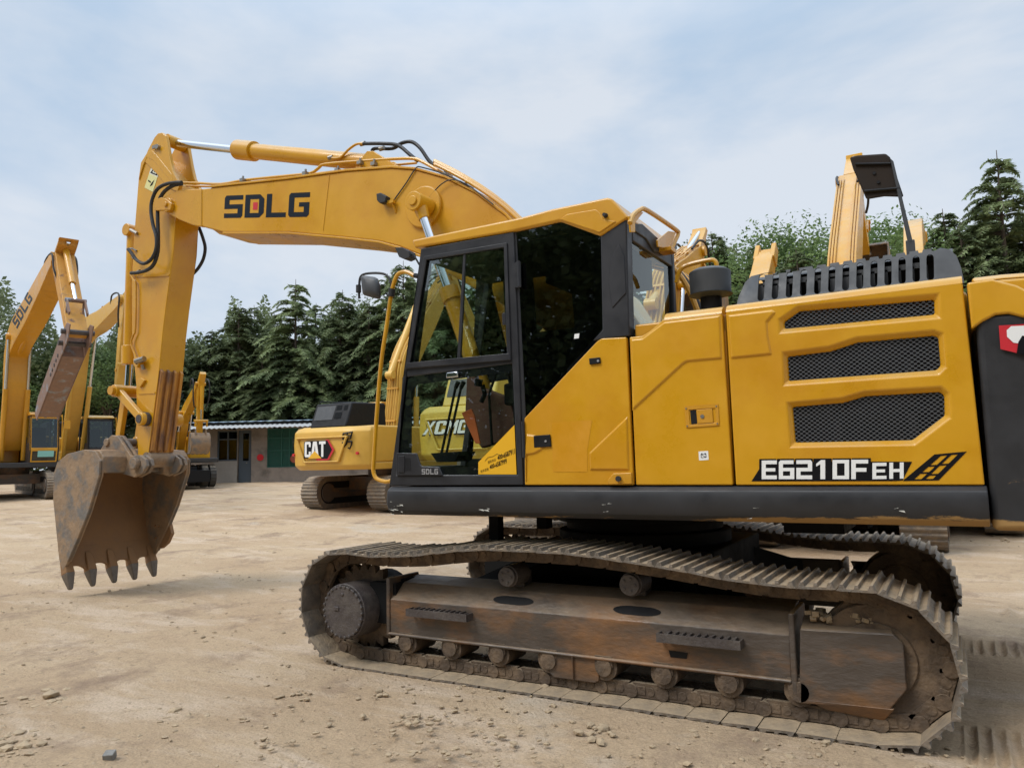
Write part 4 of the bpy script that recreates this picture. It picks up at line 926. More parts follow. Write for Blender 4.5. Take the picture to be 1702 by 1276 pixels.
pipe([(552, 263), (566, 262), (578, 250), (592, 240), (604, 239)], -.1, .013, par=AC)
pipe([(604, 239), (640, 239), (662, 242), (680, 256), (694, 268)], -.10, .019, 'rubber', 5, AC, 'hose')
pipe([(618, 252), (624, 247), (652, 247), (668, 238), (684, 236), (698, 246), (712, 266), (722, 276)], -.04, .019, 'rubber', 5, AC, 'hose')
b = MB(); 
for v in ((603, 239), (635, 247), (550, 262)): p = U(*v, -.08); b.cyl(p - Vector((.03, 0, 0)), p + Vector((.03, 0, 0)), .024, n=8)
obj('hose_fitting', b, 'bolt', AC)
# ---- arm ---------------------------------------------------------------
YA = -.165
an = [(267, 224), (258, 228), (246, 251), (238, 268), (230, 299), (229, 327), (229, 400), (226, 470), (226, 560), (229, 640), (229, 756), (236, 764), (244, 762), (262, 690), (270, 610), (279, 540), (285, 470), (289, 400), (291, 372), (296, 330), (291, 300), (285, 270), (277, 226), (272, 222)]
body = [v for v in an if v[1] > 285] + []
bz = XZ([(246, 251), (238, 268), (230, 299), (228, 327), (222, 400), (219, 470), (219, 560), (226, 640), (229, 756), (236, 764), (246, 760), (265, 611), (270, 557), (275.6, 510), (282, 463), (288.5, 416), (291, 372), (297, 330), (293, 304), (270, 280)], YA)
b = MB(); b.prism(bz, YA, -YA); AR = obj('arm', b, 'yellow', EX, bevel=.008)
b = MB(); ear = XZ([(240, 268), (247, 250), (258, 229), (264, 222), (271, 221), (277, 226), (283, 262), (288, 284), (300, 308), (296, 320), (280, 312), (262, 290)], YA)
for y in (YA - .012, -YA - .035): b = MB(); b.prism(ear, y, y + .047); obj('arm_ear', b, 'yellow', AR, bevel=.008)
b = MB(); c = U(266, 246, YA); b.cyl((c.x, YA - .05, c.z), (c.x, YA, c.z), .03, n=12); b.box((c.x - .05, YA - .035, c.z + .015), (.1, .015, .04)); obj('pin_keeper', b, 'bolt', AR)
b = MB(); q = XZ([(236, 271), (246, 255), (254, 251), (262, 258), (287, 290), (289, 312), (284, 300), (257, 268), (246, 262), (240, 275), (232, 300)], YA); b.prism(q, YA - .016, YA); obj('ear_gusset', b, 'yellow', AR, bevel=.005)
f = quadmap(*[U(*v, YA - .003) for v in [(240, 312), (254, 319), (269, 272), (255, 267)]])
b = MB(); flat(b, [[f(0, 0), f(1, 0), f(1, .52), f(0, .52)]]); dl = obj('hazard_sticker', b, 'decal', AR, smooth=0, fix=False); b = MB(); flat(b, [[f(0, .52), f(1, .52), f(1, 1), f(0, 1)]]); obj('hazard_sticker', b, 'decalw', AR, smooth=0, fix=False)
f = quadmap(*[U(*v, YA - .005) for v in [(240, 312), (254, 319), (269, 272), (255, 267)]])
b = MB(); flat(b, [[f(.08, .56), f(.92, .56), f(.5, .92)], [f(.24, .6), f(.76, .6), f(.5, .82)]]); flat(b, [[f(.46, .63), f(.54, .63), f(.56, .74), f(.44, .74)]]); flat(b, [[f(.5, .12), f(.72, .2), f(.76, .4), f(.62, .3), (f(.55, .24))]]); flat(b, [[f(.15, .26), f(.45, .24), f(.45, .29), f(.15, .31)]]); obj('hazard_symbol', b, 'black', dl, smooth=0, fix=False)
# lower rib, weld bands, wear bars on the back face
b = MB(); b.prism(XZ([(228, 458), (282, 456), (281, 459), (228, 461)], YA), YA - .01, YA); obj('weld_band', b, 'yellow', AR)
b = MB(); b.prism(XZ([(231, 652), (258, 651), (258, 654), (231, 655)], YA), YA - .008, YA); obj('weld_band', b, 'yellow', AR)
def backpt(t, s):                          # on the arm's back face: t down, s across
    a0 = U(264.8, 613, YA); a1 = U(247, 752, YA); p = a0.lerp(a1, t); return Vector((p.x, YA + (-2 * YA) * s, p.z))
for i in range(4):
    s = .09 + i * .27; b = MB(); a, c = backpt(0.0, s), backpt(1.0, s); d = (c - a).normalized(); n_ = Vector((-d.z, 0, d.x)); n_ = n_ if n_.x > 0 else -n_
    w_ = .019; P = []
    for (t, h) in ((0, .0), (.03, .035), (.97, .035), (1, .0)):
        p = a.lerp(c, t)
        P.append([p + Vector((0, -w_, 0)), p + Vector((0, -w_, 0)) + n_ * h, p + Vector((0, w_, 0)) + n_ * h, p + Vector((0, w_, 0))])
    vs = sum(P, []); b.add(vs, [(4 * j + i2, 4 * j + (i2 + 1) % 4, 4 * j + 4 + (i2 + 1) % 4, 4 * j + 4 + i2) for j in range(3) for i2 in range(4)] + [(0, 1, 2, 3), (15, 14, 13, 12)])
    obj('wear_bar', b, 'rustyellow', AR, bevel=.006)
b = MB(); a, c = backpt(0.02, .0), backpt(1.0, 0); n_ = Vector((.004, 0, 0)); b.add([a + n_, backpt(.02, 1) + n_, backpt(1, 1) + n_, c + n_], [(0, 1, 2, 3)]); obj('scraped_strip', b, 'rustyellow', AR, smooth=0, fix=False)
b = MB(); b.cyl(U(243, 762, YA), Vector((U(243, 762, YA).x, -YA, U(243, 762, YA).z)), .085, n=24); obj('arm_tip', b, 'bucket', AR, bevel=.005)
# number and lugs
b = MB(); b.prism(XZ([(232, 632), (238, 628), (244, 632), (240, 638), (236, 644), (232, 640)], YA), YA - .03, YA); b.prism(XZ([(230, 597), (238, 594), (242, 600), (236, 612), (230, 606)], YA), YA - .07, YA); obj('lug', b, 'yellow', AR, bevel=.006)
b = MB(); b.cyl(U(226, 601, YA - .07), U(240, 596, YA - .05), .035, n=12); b.cyl(U(236, 606, YA - .05), U(239, 614, YA - .03), .02, n=10); obj('hose_fitting', b, 'bolt', AR)
# hoses at the elbow
def H(pxs, y, r=.022, m='rubber', name='hose', par=None): return pipe(pxs, y, r, m, 5, par or AR, name)
H([(302, 303), (280, 305), (262, 314), (253, 332), (251, 350), (254, 372), (260, 395), (259, 415), (252, 430), (240, 438), (228, 433), (218, 420), (213, 414)], -.30, .021)
H([(302, 306), (287, 309), (272, 320), (263, 338), (262, 360), (263, 395), (262, 420), (255, 440), (244, 449), (230, 453), (218, 454)], -.27, .022)
H([(330, 376), (337, 395), (341, 412), (338, 430), (330, 445), (321, 455)], .22, .02)
pipe([(233, 452), (224, 455), (217, 454), (222, 465), (226, 475), (225, 545), (222, 556), (218, 570), (224, 588), (229, 600)], YA - .03, .012, 'yellow', 3, AR)
b = MB(); b.tube([U(212, 414, -.2), U(220, 413, -.2), U(227, 417, -.17)], .012); b.cyl(U(218, 418, -.25), U(222, 430, -.25), .015, n=8); obj('hose_fitting', b, 'bolt', AR); b = MB(); b.cyl(U(229, 453, -.26), U(233, 451, -.26), .026, n=10); obj('hose_fitting', b, 'bolt', AR); b = MB(); b.cyl(U(217, 382, -.18), U(228, 388, -.18), .02, n=8); obj('hose_fitting', b, 'bolt', AR)
# bucket cylinder in front of the arm
b = MB(); t0, t1 = U(223, 385, 0), U(216, 606, 0); b.cyl(t0, t1, .085, n=24); b.cyl(U(216, 575, 0), t1, .10, n=24); b.cyl(t0 + Vector((0, -.12, 0)), t0 + Vector((0, .12, 0)), .08, n=18); BC = obj('bucket_cylinder', b, 'yellow', EX, bevel=.008)
lk0 = U(197, 650, 0)
b = MB(); b.cyl(t1 + Vector((0, 0, .1)), U(213, 645, 0), .045, n=20); obj('rod', b, 'chrome', BC)
# link: H-arms to the arm, push link to the bucket
LT = U(188, 649, -.30); RB = U(238, 698, YA); BT = U(200, 737, -.12)
b = MB()
b.cyl((LT.x, -.30, LT.z), (LT.x, .30, LT.z), .075, n=20)
L = obj('bucket_linkage', b, 'yellow', EX, bevel=.006)
def bar(a, c, w, t, y):                    # flat bar between two (x,z) points at depth y
    a = Vector((a.x, a.z)); c = Vector((c.x, c.z)); d = (c - a).normalized(); n = Vector((-d.y, d.x)) * w
    m = MB(); m.prism([tuple(a + n), tuple(c + n * .9), tuple(c - n * .9), tuple(a - n)], y - t, y + t); m.cyl((a.x, y - t * 1.3, a.y), (a.x, y + t * 1.3, a.y), w * 1.35, n=20); m.cyl((c.x, y - t * 1.5, c.y), (c.x, y + t * 1.5, c.y), w * 1.5, n=20); return m
for s in (-1, 1): obj('link_arm', bar(LT, U(236, 696, -.24), .052, .03, s * .235), 'yellow', L, bevel=.008)
b = MB(); c_ = U(236, 696, -.24); b.cyl((c_.x, -.29, c_.z), (c_.x, .29, c_.z), .05, n=16)
for k in range(4): b.cyl((c_.x, -.175 - .014 * k, c_.z), (c_.x, -.183 - .014 * k, c_.z), .085, n=20)
obj('link_pin', b, 'hub', L)
bt = U(191, 735, -.18)
for s in (-1, 1): obj('push_link', bar(LT, bt, .05, .03, s * .13), 'yellow', L, bevel=.008)
b = MB(); b.cyl((LT.x, -.34, LT.z), (LT.x, -.30, LT.z), .055, n=16); obj('pin_cap', b, 'orange', L) if False else obj('pin_cap', b, 'yellow2', L)
# ---- bucket --------------------------------------------------------------
YK = -.60
side = XZ([(89, 787), (95, 768), (112, 754), (140, 747), (158, 749), (167, 765), (166, 790), (148, 850), (131, 893), (113, 934), (104, 948), (98, 930), (93, 880), (88, 830)], YK)
sideb = XZ([(89, 787), (95, 768), (112, 754), (140, 747), (158, 749)], YK)
lipx = U(104, 948, YK)

bk = XZ([(158, 749), (140, 747), (112, 754), (95, 768), (89, 787), (88, 830), (93, 880), (97, 918)], YK)
inner = grow(bk + [(bk[-1][0] + 3, bk[-1][1]), (bk[0][0] + 3, bk[0][1])], -.03)[:len(bk)]
bk2 = [tuple(v) for v in bk]
sp_o = spline([Vector((p[0], 0, p[1])) for p in bk], 5); sp_o = [(v.x, v.z) for v in sp_o]
si = []
for i, p in enumerate(sp_o):
    a = Vector(sp_o[max(i - 1, 0)]); c = Vector(sp_o[min(i + 1, len(sp_o) - 1)]); d = (c - a).normalized(); n = Vector((-d.y, d.x)); si.append((p[0] + n.x * .028, p[1] + n.y * .028))
m = MB(); m.prism(sp_o + list(reversed(si)), YK + .03, -YK - .03)
BK = obj('bucket', m, 'bucketin', EX)
for y in (YK, -YK - .03):
    b = MB(); b.prism(side, y, y + .03); obj('side_plate', b, 'bucket', BK, bevel=.006)
# top box beam across the mouth, hinge lugs
b = MB(); a = U(160, 751, YK); c = U(167, 786, YK)
b.prism([(a.x - .25, a.z + .02), (a.x + .02, a.z + .02), (c.x + .0, a.z - .06), (c.x - .02, c.z), (a.x - .18, c.z + .0)], YK + .03, -YK - .03)
obj('bucket_beam', b, 'bucket', BK, bevel=.012)
hp = U(233, 770, -.24)
b = MB()
for y in (-.26, -.19, .19, .26):
    lg = XZ([(170, 750), (180, 734), (190, 723), (200, 724), (206, 732), (222, 757), (238, 756), (247, 763), (249, 774), (242, 786), (228, 793), (205, 786), (178, 786)], -.24)
    b.prism(lg, y - .02, y + .02)
b.cyl((hp.x, -.33, hp.z), (hp.x, .33, hp.z), .05, n=20); b.cyl((hp.x, -.34, hp.z), (hp.x, -.28, hp.z), .07, n=20); b.cyl((bt.x, -.30, bt.z), (bt.x, .30, bt.z), .05, n=18)
obj('bucket_lug', b, 'bucket', BK, bevel=.008)
rim = XZ([(167, 765), (166, 790), (148, 850), (131, 893), (113, 934)], YK)
rin = grow(rim + [(rim[-1][0] - 3, rim[-1][1]), (rim[0][0] - 3, rim[0][1])], -.07)[:len(rim)]
for y0, y1 in ((YK - .012, YK + .045), (-YK - .045, -YK + .012)):
    b = MB(); b.prism(rim + rin[::-1], y0, y1); obj('side_edge', b, 'bucket', BK, bevel=.004)
# side cutter on the far wall
sc = [(p.x, p.z) for p in [U(*v, -YK) for v in [(283, 868), (287, 886), (280, 902), (270, 911), (262, 908), (262, 880), (276, 866)]]]
b = MB(); b.prism(sc, -YK - .02, -YK + .03)
for v in ((268, 874), (262, 873), (263, 893)): c = U(*v, -YK); b.cyl((c.x, -YK - .05, c.z), (c.x, -YK - .02, c.z), .014, n=8)
obj('side_cutter', b, 'bucketin', BK, bevel=.006)
# scalloped lip, adapters and teeth
Ll = Vector((lipx.x, lipx.z)); tipn = U(112, 983, -.55); tipf = U(262, 955, .55)
tip = Vector(((tipn.x + tipf.x) / 2, (tipn.z + tipf.z) / 2)); base = Vector((lipx.x, .30))
ddir = (tip - base).normalized(); perp = Vector((-ddir.y, ddir.x)); perp = perp if perp.x > 0 else -perp
top_ = base - ddir * .28
b = MB(); N = 60; e0 = []; 
for i in range(N + 1):
    y = YK + .0 + (-2 * YK) * i / N; u = (i / N) * 4; fr_ = abs((u % 1) - .5) * 2; dep = .12 * (1 - fr_ ** 2.4) - .03; e0.append((y, -dep))
for sgn in (0,):
    vs = []
    for off in (0, .035):
        for y, dp in e0: p = base + ddir * (.04 + dp) + perp * off; vs.append(Vector((p.x, y, p.y)))
        for y, dp in e0: p = top_ + perp * off; vs.append(Vector((p.x, y, p.y)))
    n1_ = N + 1; fs = []
    for i in range(N): fs += [(i, i + 1, n1_ + i + 1, n1_ + i), (2 * n1_ + i, 3 * n1_ + i, 3 * n1_ + i + 1, 2 * n1_ + i + 1), (i, 2 * n1_ + i, 2 * n1_ + i + 1, i + 1)]
    b.add(vs, fs)
obj('bucket_lip', b, 'bucketin', BK)
for i in range(5):
    y = -.55 + 1.1 * i / 4; b = MB()
    def sec(s, w, t0, t1): p = base + ddir * s; return [Vector((p.x + perp.x * t0, y - w, p.y + perp.y * t0)), Vector((p.x + perp.x * t0, y + w, p.y + perp.y * t0)), Vector((p.x + perp.x * t1, y + w, p.y + perp.y * t1)), Vector((p.x + perp.x * t1, y - w, p.y + perp.y * t1))]
    def loft(b, S_): 
        vs = sum(S_, []); b.add(vs, [(4 * j + k, 4 * j + (k + 1) % 4, 4 * j + 4 + (k + 1) % 4, 4 * j + 4 + k) for j in range(len(S_) - 1) for k in range(4)] + [(3, 2, 1, 0), tuple(range(4 * len(S_) - 4, 4 * len(S_)))])
    loft(b, [sec(-.2, .03, .03, .05), sec(-.12, .045, -.03, .065), sec(.04, .052, -.045, .075)])
    ad_ = obj('tooth_adapter', b, 'bucketin', BK, bevel=.008)
    L_ = (tip - base).length
    b = MB(); loft(b, [sec(.035, .05, -.045, .075), sec(.05, .05, -.045, .075), sec(L_ * .55, .04, -.034, .05), sec(L_ * .93, .026, -.02, .024), sec(L_, .017, -.012, .014)])
    obj('tooth', b, 'tooth', BK, bevel=.008)

# hoses arching from the deck to the boom foot
for y in (-.2, -.1, 0, .1, .2):
    b = MB(); b.tube([(.62, y, 1.9), (.60, y, 2.5), (.42, y, 2.95), (.1, y, 3.12), (-.35, y, 3.35), (-.75, y, 3.62)], .022, smooth=5); obj('hose', b, 'rubber' if y in (-.1, .1) else 'yellow2', BM)
# ================================================================ OTHER MACHINES IN THE YARD
def stadium(L, r, zc, n=10):
    o = []
    for i in range(n + 1): a = R(90 - 180 * i / n); o.append((L / 2 - r + r * math.cos(a), zc + r * math.sin(a)))
    for i in range(n + 1): a = R(-90 - 180 * i / n); o.append((-L / 2 + r + r * math.cos(a), zc + r * math.sin(a)))
    return o
def ridged(path, step=.095, h=.022):
    P = [Vector((p[0], 0, p[1])) for p in path]; Q, st = resample(P, int(sum((P[i] - P[i - 1]).length for i in range(len(P))) / step) // 2 * 2); out = []
    n = len(Q)
    for i in range(n):
        d = (Q[(i + 1) % n] - Q[i - 1]).normalized(); nr = Vector((-d.z, 0, d.x))
        for t in (-.35, -.12, .12, .35):
            p = Q[i] + d * st * t * 1; hh = h if abs(t) < .2 else 0
            if nr.dot(Q[i] - Vector((0, 0, path[0][1] - .4))) < 0: nr = -nr
            p = p + nr * hh; out.append((p.x, p.z))
    return out
def boomprism(pts, hw, w, y0=0):           # spine (r,z) list with half depths -> outline prism
    up_, dn = [], []
    for i, p in enumerate(pts):
        a = Vector(pts[max(i - 1, 0)]); c = Vector(pts[min(i + 1, len(pts) - 1)]); d = (c - a).normalized(); n = Vector((-d.y, d.x)); p = Vector(p)
        up_.append(tuple(p + n * hw[i])); dn.append(tuple(p - n * hw[i]))
    m = MB(); m.prism(up_ + dn[::-1], y0 - w / 2, y0 + w / 2); return m
def bezier3(a, k, c, n=10):
    a, k, c = Vector(a), Vector(k), Vector(c); return [tuple((1 - t) ** 2 * a + 2 * t * (1 - t) * k + t * t * c) for t in [i / n for i in range(n + 1)]]
def logo_cat(b3, f):                       # three letters with a pointed tile, on map f
    bw, bb_, br, by = MB(), MB(), MB(), MB()
    flat(br, [[f(.42, -.18), f(.86, -.18), f(1.06, .42), f(.86, 1.02), f(.75, 1.02), f(.75, .3), f(.42, -.05)]])
    flat(bb_, [[f(-.03, -.05), f(.5, -.05), f(.62, -.1), f(.82, -.1), f(.98, .42), f(.82, .97), f(.05, .98), f(-.03, .9)]])
    g = lambda u, v: f(u * .76, .02 + v * .92)
    word(bw, 'CAT', g, .04, [1, 1.25, 1.05])
    flat(by, [[f(.13, -.06), f(.62, -.06), f(.37, .38)]])
    return br, bb_, bw, by
def bg_excavator(label, group, o, hd, boom, arm, tool='bucket', paint='catyellow', logo='CAT', hoodm='dark', decor=True, wheeled=False, sc=1.0, hose=True, tall=0, cabside=1, aw=.17, bare=False, bs=1.0, py=(-.16, -.08, .02, .1, .18)):
    """o: ground point, hd: unit heading; boom=(foot, knee, tip) and arm=(top, pivot, tip) as (r,z) in the boom plane"""
    root = thing('excavator', label, 'excavator', (o.x, o.y, o.z), math.atan2(hd.y, hd.x), group)
    T = root
    # undercarriage
    if not wheeled:
        for s in (-1, 1):
            y = 1.19 * s; b = MB(); b.prism(ridged(stadium(4.2, .44, .44)), y - .3, y + .3, ); tr = obj('track', b, 'shoe', T)
            b = MB(); inn = stadium(3.9, .31, .44); b.prism(inn, y - .304, y + .304); obj('track_recess', b, 'dark', tr)
            b = MB(); b.bb(-1.5, 1.5, y - .31, y + .31, .3, .56); b.cyl((-1.65, y - .32, .44), (-1.65, y + .32, .44), .26, n=20); b.cyl((1.65, y - .32, .44), (1.65, y + .32, .44), .24, n=20); obj('track_frame', b, 'frame', T, bevel=.01)
        b = MB(); b.bb(-.8, .8, -.9, .9, .5, .85); b.cyl((0, 0, .8), (0, 0, 1.08), .66, n=28); obj('undercarriage', b, 'frame', T)
    else:
        b = MB(); b.bb(-1.3, 1.5, -.45, .45, .6, .9); b.cyl((0, 0, .8), (0, 0, 1.08), .5, n=24); b.bb(1.15, 1.3, -1.0, 1.0, .42, .58); b.bb(-1.3, -1.15, -1.0, 1.0, .42, .58); b.bb(1.5, 1.9, -.9, .9, .25, .75); obj('undercarriage', b, 'dark', T, bevel=.01)
        for x in (-1.22, 1.22):
            for s in (-1, 1):
                for k in (0, 1):
                    y = s * (.78 + .32 * k); b = MB(); n = 40; pr = [(x + (.5 if i % 2 else .475) * math.cos(2 * PI * i / n), .5 + (.5 if i % 2 else .475) * math.sin(2 * PI * i / n)) for i in range(n)]
                    b.prism(pr, y - .125, y + .125, holes=[[(x + .27 * math.cos(2 * PI * i / 20), .5 + .27 * math.sin(2 * PI * i / 20)) for i in range(20)]]); wh = obj('tyre', b, 'tyre', T, bevel=.015)
                    b = MB(); b.cyl((x, y - .09, .5), (x, y + .09, .5), .272, n=20); b.cyl((x, y - .12, .5), (x, y + .12, .5), .11, n=12); obj('rim', b, 'dark', wh)
    # deck, body, counterweight
    H = 2.25
    b = MB(); b.bb(-2.3, 1.5, -1.33, 1.33, 1.08, 1.26); obj('deck', b, paint if logo == 'CAT' and decor else 'deck', T, bevel=.02)
    b = MB(); b.bb(-2.25, .0, .42, 1.32, 1.262, H); b.bb(-2.25, -.2, -1.32, .35, 1.262, H - .02); b.bb(-.2, .55, -1.32, -.45, 1.262, 1.95); obj('body_shell', b, paint, T, bevel=.05, seg=3)
    b = MB(); b.bb(.6, 1.45, -1.30, -.5, 1.262, 1.62); obj('tool_box', b, paint, T, bevel=.03)
    pl = [(-2.26, -1.36), (-2.26, 1.36), (-2.5, 1.34), (-2.72, 1.12), (-2.84, .8), (-2.86, 0), (-2.84, -.8), (-2.72, -1.12), (-2.5, -1.34)]
    k = len(pl); b = MB()
    def ringz(z, i): return [Vector((p[0] + (i if p[0] < -2.4 else 0), p[1] * (1 - i * .45), z)) for p in pl]
    R4 = [ringz(1.08, .14), ringz(1.2, .03), ringz(1.75, 0), ringz(2.08, .02), ringz(2.2, .12)]
    b.add(sum(R4, []), [(j * k + i, j * k + (i + 1) % k, (j + 1) * k + (i + 1) % k, (j + 1) * k + i) for j in range(4) for i in range(k)] + [tuple(range(k)), tuple(range(5 * k - 1, 4 * k - 1, -1))])
    cw = obj('counterweight', b, paint, T, bevel=.03, seg=3)
    if decor:
        b = MB(); yq = [(-.92, 1.95), (.92, 1.95), (.62, 1.28), (-.62, 1.28)]; yi = [(-.84, 1.91), (.84, 1.91), (.57, 1.32), (-.57, 1.32)]
        b.sheet([[Vector((-2.90, y, z)) for y, z in l] for l in (yq, yi)], [[Vector((-2.83, y, z)) for y, z in l] for l in (yq, yi)]); obj('counterweight_rib', b, paint, cw, bevel=.02)
        xf = -2.885
        if logo == 'CAT':
            f = quadmap((xf, .52, 1.42), (xf, -.42, 1.42), (xf, -.42, 1.86), (xf, .52, 1.86))
            def fo(off): return lambda u, v: f(u, v) + Vector((-off, 0, 0))
            f0 = f
            def sized(off): 
                return lambda u, v: (Vector((xf - off, .56 - .98 * u, 1.42 + .44 * v)))
            for i, (mb_, mm) in enumerate(zip(logo_cat(None, sized(.0)), ('red', 'black', 'white', 'sticker'))):
                mb_.xf(lambda v, i=i: v + Vector((-.004 * i, 0, 0))); obj('logo_layer', mb_, mm, cw, smooth=0, fix=False)
            for y in (1.12, -1.12): b = MB(); b.cyl((-2.76, y, 1.50), (-2.70, y, 1.50), .035, n=14); obj('reflector', b, 'red', cw)
            # one brushed character: a field over strength
            g = lambda u, v: Vector((-2.865 + .09 * max(0, u - .2), -.70 - .36 * u, 1.62 + .42 * v)); b = MB()
            def st(pts, w): b.tube([g(*p) for p in pts], w * 1.6, n=5)
            st([(.18, .95), (.15, .55)], .012); st([(.16, .92), (.9, 1.0)], .013); st([(.88, 1.0), (.72, .58)], .013); st([(.15, .58), (.75, .62)], .010); st([(.2, .75), (.8, .8)], .008); st([(.5, .95), (.45, .6)], .010)
            st([(.08, .36), (.85, .44)], .013); st([(.85, .44), (.8, .2), (.68, -.02), (.55, .05)], .013); st([(.5, .6), (.42, .3), (.1, .0)], .013); obj('painted_character', b, 'black', cw)
            g = lambda u, v: Vector((-2.73 + .20 * u, 1.13 + .18 * u, 1.62 + .36 * v)); b = MB()
            for c_ in ([(.2, .9), (.5, .8), (.3, .6), (.7, .5), (.35, .35), (.6, .1)], [(.5, 1), (.45, .0)]): b.tube([g(*p) + Vector((-.015, .01, 0)) for p in c_], .011, n=5)
            obj('painted_character', b, 'black', cw)
        elif logo == 'XCM':
            for off, mm, e in ((.0, 'navy', .03), (.004, 'white', 0)):
                f = lambda u, v, off=off, e=e: Vector((xf - off, .92 + e - (1.12 + 2 * e) * (u + .08 * v - .04), 1.62 - e + (.27 + 2 * e) * v)); b = MB(); word(b, 'XCMG', f, .12 if e == 0 else .03); obj('logo_layer', b, mm, cw, smooth=0, fix=False)
    # hood box on top
    b = MB()
    q = [(-2.62, 2.2), (-2.56, 2.34), (-2.36, 2.86), (-1.0, 2.9), (-.95, 2.2)]; b.prism(q, -.62, .66); hb_ = obj('engine_hood', b, hoodm, T, bevel=.04)
    b = MB(); q = lambda u, v: Vector((-2.566 + .2 * v, .64 - 1.2 * u, 2.36 + .48 * v))
    for l in ([(.05, .1), (.6, .1), (.6, .92), (.05, .92)],): flat(b, [[q(*p) for p in l]])
    obj('hood_panel', b, 'pgrey', hb_, smooth=0, fix=False)
    b = MB()
    for l in ([(.64, .15), (.84, .15), (.84, .5), (.64, .5)], [(.64, .62), (.8, .62), (.8, .95), (.64, .95)], [(.86, .6), (.97, .6), (.97, .95), (.86, .95)]): flat(b, [[q(*p) for p in l]])
    obj('hood_grille', b, 'lining', hb_, smooth=0, fix=False)
    b = MB(); b.tube([(-2.3, .6, 2.86), (-2.28, .55, 2.93), (-1.9, .5, 2.93), (-1.6, .1, 2.93), (-1.4, -.3, 2.9)], .018, smooth=3); obj('hood_rail', b, 'dark', hb_)
    # cab on the machine's left
    cb = [(1.5, 1.262), (1.62, 1.7), (1.5, 2.9), (1.3, 3.0), (.1, 3.0), (.0, 2.9), (.0, 1.262)]
    cs = cabside; y0, y1 = (.38 * cs, 1.3 * cs); b = MB()
    win = [(1.40, 1.95), (1.36, 2.82), (.95, 2.85), (.93, 1.95)]; win2 = [(.86, 1.5), (.86, 2.85), (.14, 2.85), (.14, 1.9), (.3, 1.5)]; low_ = [(1.42, 1.45), (1.45, 1.85), (.93, 1.85), (.93, 1.45)]
    b.prism(cb, y1, y1 - .05 * cs, holes=[win, win2, low_]); b.prism(cb, y0, y0 + .05 * cs, holes=[win, win2])
    b.bb(.0, 1.4, min(y0, y1) + .05, max(y0, y1) - .05, 2.94, 2.998); b.bb(.002, .06, min(y0, y1) + .05, max(y0, y1) - .05, 1.27, 2.0)
    cbm = 'grey' if not wheeled else paint
    cab = obj('cab', b, cbm, T, bevel=.012)
    b = MB(); fq = lambda u, v: Vector((1.50 + .11 * (1 - abs(v - .3) / .7) * (1 if v < 1 else 0), y0 + (y1 - y0) * u, 1.30 + 1.6 * v))
    fr = [(0, 0), (1, 0), (1, .3), (1, 1), (0, 1), (0, .3)]
    P = [Vector((1.5, y0, 1.27)), Vector((1.5, y1, 1.27)), Vector((1.62, y1, 1.7)), Vector((1.5, y1, 2.9)), Vector((1.5, y0, 2.9)), Vector((1.62, y0, 1.7))]
    def frame(A, B_, C_, D_, t, b):
        m = (A + B_ + C_ + D_) / 4; i_ = [p.lerp(m, t) for p in (A, B_, C_, D_)]; o_ = [A, B_, C_, D_]
        b.add(o_ + i_ + [p - Vector((.05, 0, 0)) for p in o_ + i_], [(k, (k + 1) % 4, 4 + (k + 1) % 4, 4 + k) for k in range(4)] + [(8 + k, 12 + k, 12 + (k + 1) % 4, 8 + (k + 1) % 4) for k in range(4)] + [(4 + k, 4 + (k + 1) % 4, 12 + (k + 1) % 4, 12 + k) for k in range(4)] + [(k, 8 + k, 8 + (k + 1) % 4, (k + 1) % 4) for k in range(4)])
        return i_
    i1 = frame(P[5], P[2], P[3], P[4], .13, b); i2 = frame(P[0], P[1], P[2], P[5], .2, b); obj('windscreen_frame', b, 'yellow' if cbm == 'grey' and paint != 'catyellow' else 'grey', cab)
    b = MB(); flat(b, [i1]); flat(b, [i2])
    for w_ in (win, win2, low_): flat(b, [[Vector((p[0], y1 - .02 * cs, p[1])) for p in w_]])
    for w_ in (win, win2): flat(b, [[Vector((p[0], y0 + .02 * cs, p[1])) for p in w_]])
    obj('cab_glass', b, 'glassf', cab, smooth=0, fix=False)
    b = MB(); b.box((1.60, (y0 + y1) / 2 + .05 * cs, 1.56), (.012, .5, .22), Matrix.Rotation(R(15), 3, 'Y')); obj('notice_board', b, mat('pale_teal_card', (.25, .6, .58), .6) if 'pale_teal_card' not in bpy.data.materials else bpy.data.materials['pale_teal_card'], cab)
    b = MB(); b.box((.6, (y0 + y1) / 2, 1.75), (.5, .5, .3)); b.box((.35, (y0 + y1) / 2, 2.2), (.14, .5, .7)); obj('seat', b, 'seat', cab, bevel=.04)
    b = MB(); b.prism([(1.6, 2.97), (1.35, 3.06), (.05, 3.06), (-.05, 2.98), (0, 2.96), (1.58, 2.93)], y0 - .02 * cs, y1 + .02 * cs); obj('cab_roof', b, paint if cbm == 'grey' else 'white', cab, bevel=.02)
    b = MB(); b.tube([(1.6, y1 + .03 * cs, 2.9), (1.72, y1 + .05 * cs, 2.85), (1.72, y1 + .05 * cs, 1.5), (1.55, y1 + .03 * cs, 1.4)], .018, smooth=3); b.box((1.75, y1 + .2 * cs, 2.6), (.05, .2, .3)); b.tube([(1.72, y1 + .05 * cs, 2.7), (1.74, y1 + .2 * cs, 2.8)], .012); obj('handrail', b, 'yellow', cab)
    # boom
    (f0, kn, tp) = boom; (at, ap, ae) = arm
    kA = Vector(f0).lerp(Vector(kn), .62); sp1 = [Vector((p[0], 0, p[1])) for p in (f0, tuple(Vector(f0).lerp(Vector(kn), .55)), kn, tuple(Vector(kn).lerp(Vector(tp), .5)), tp)]
    sp_ = [(v.x, v.z) for v in spline(sp1, 6)]; n = len(sp_); hw = []
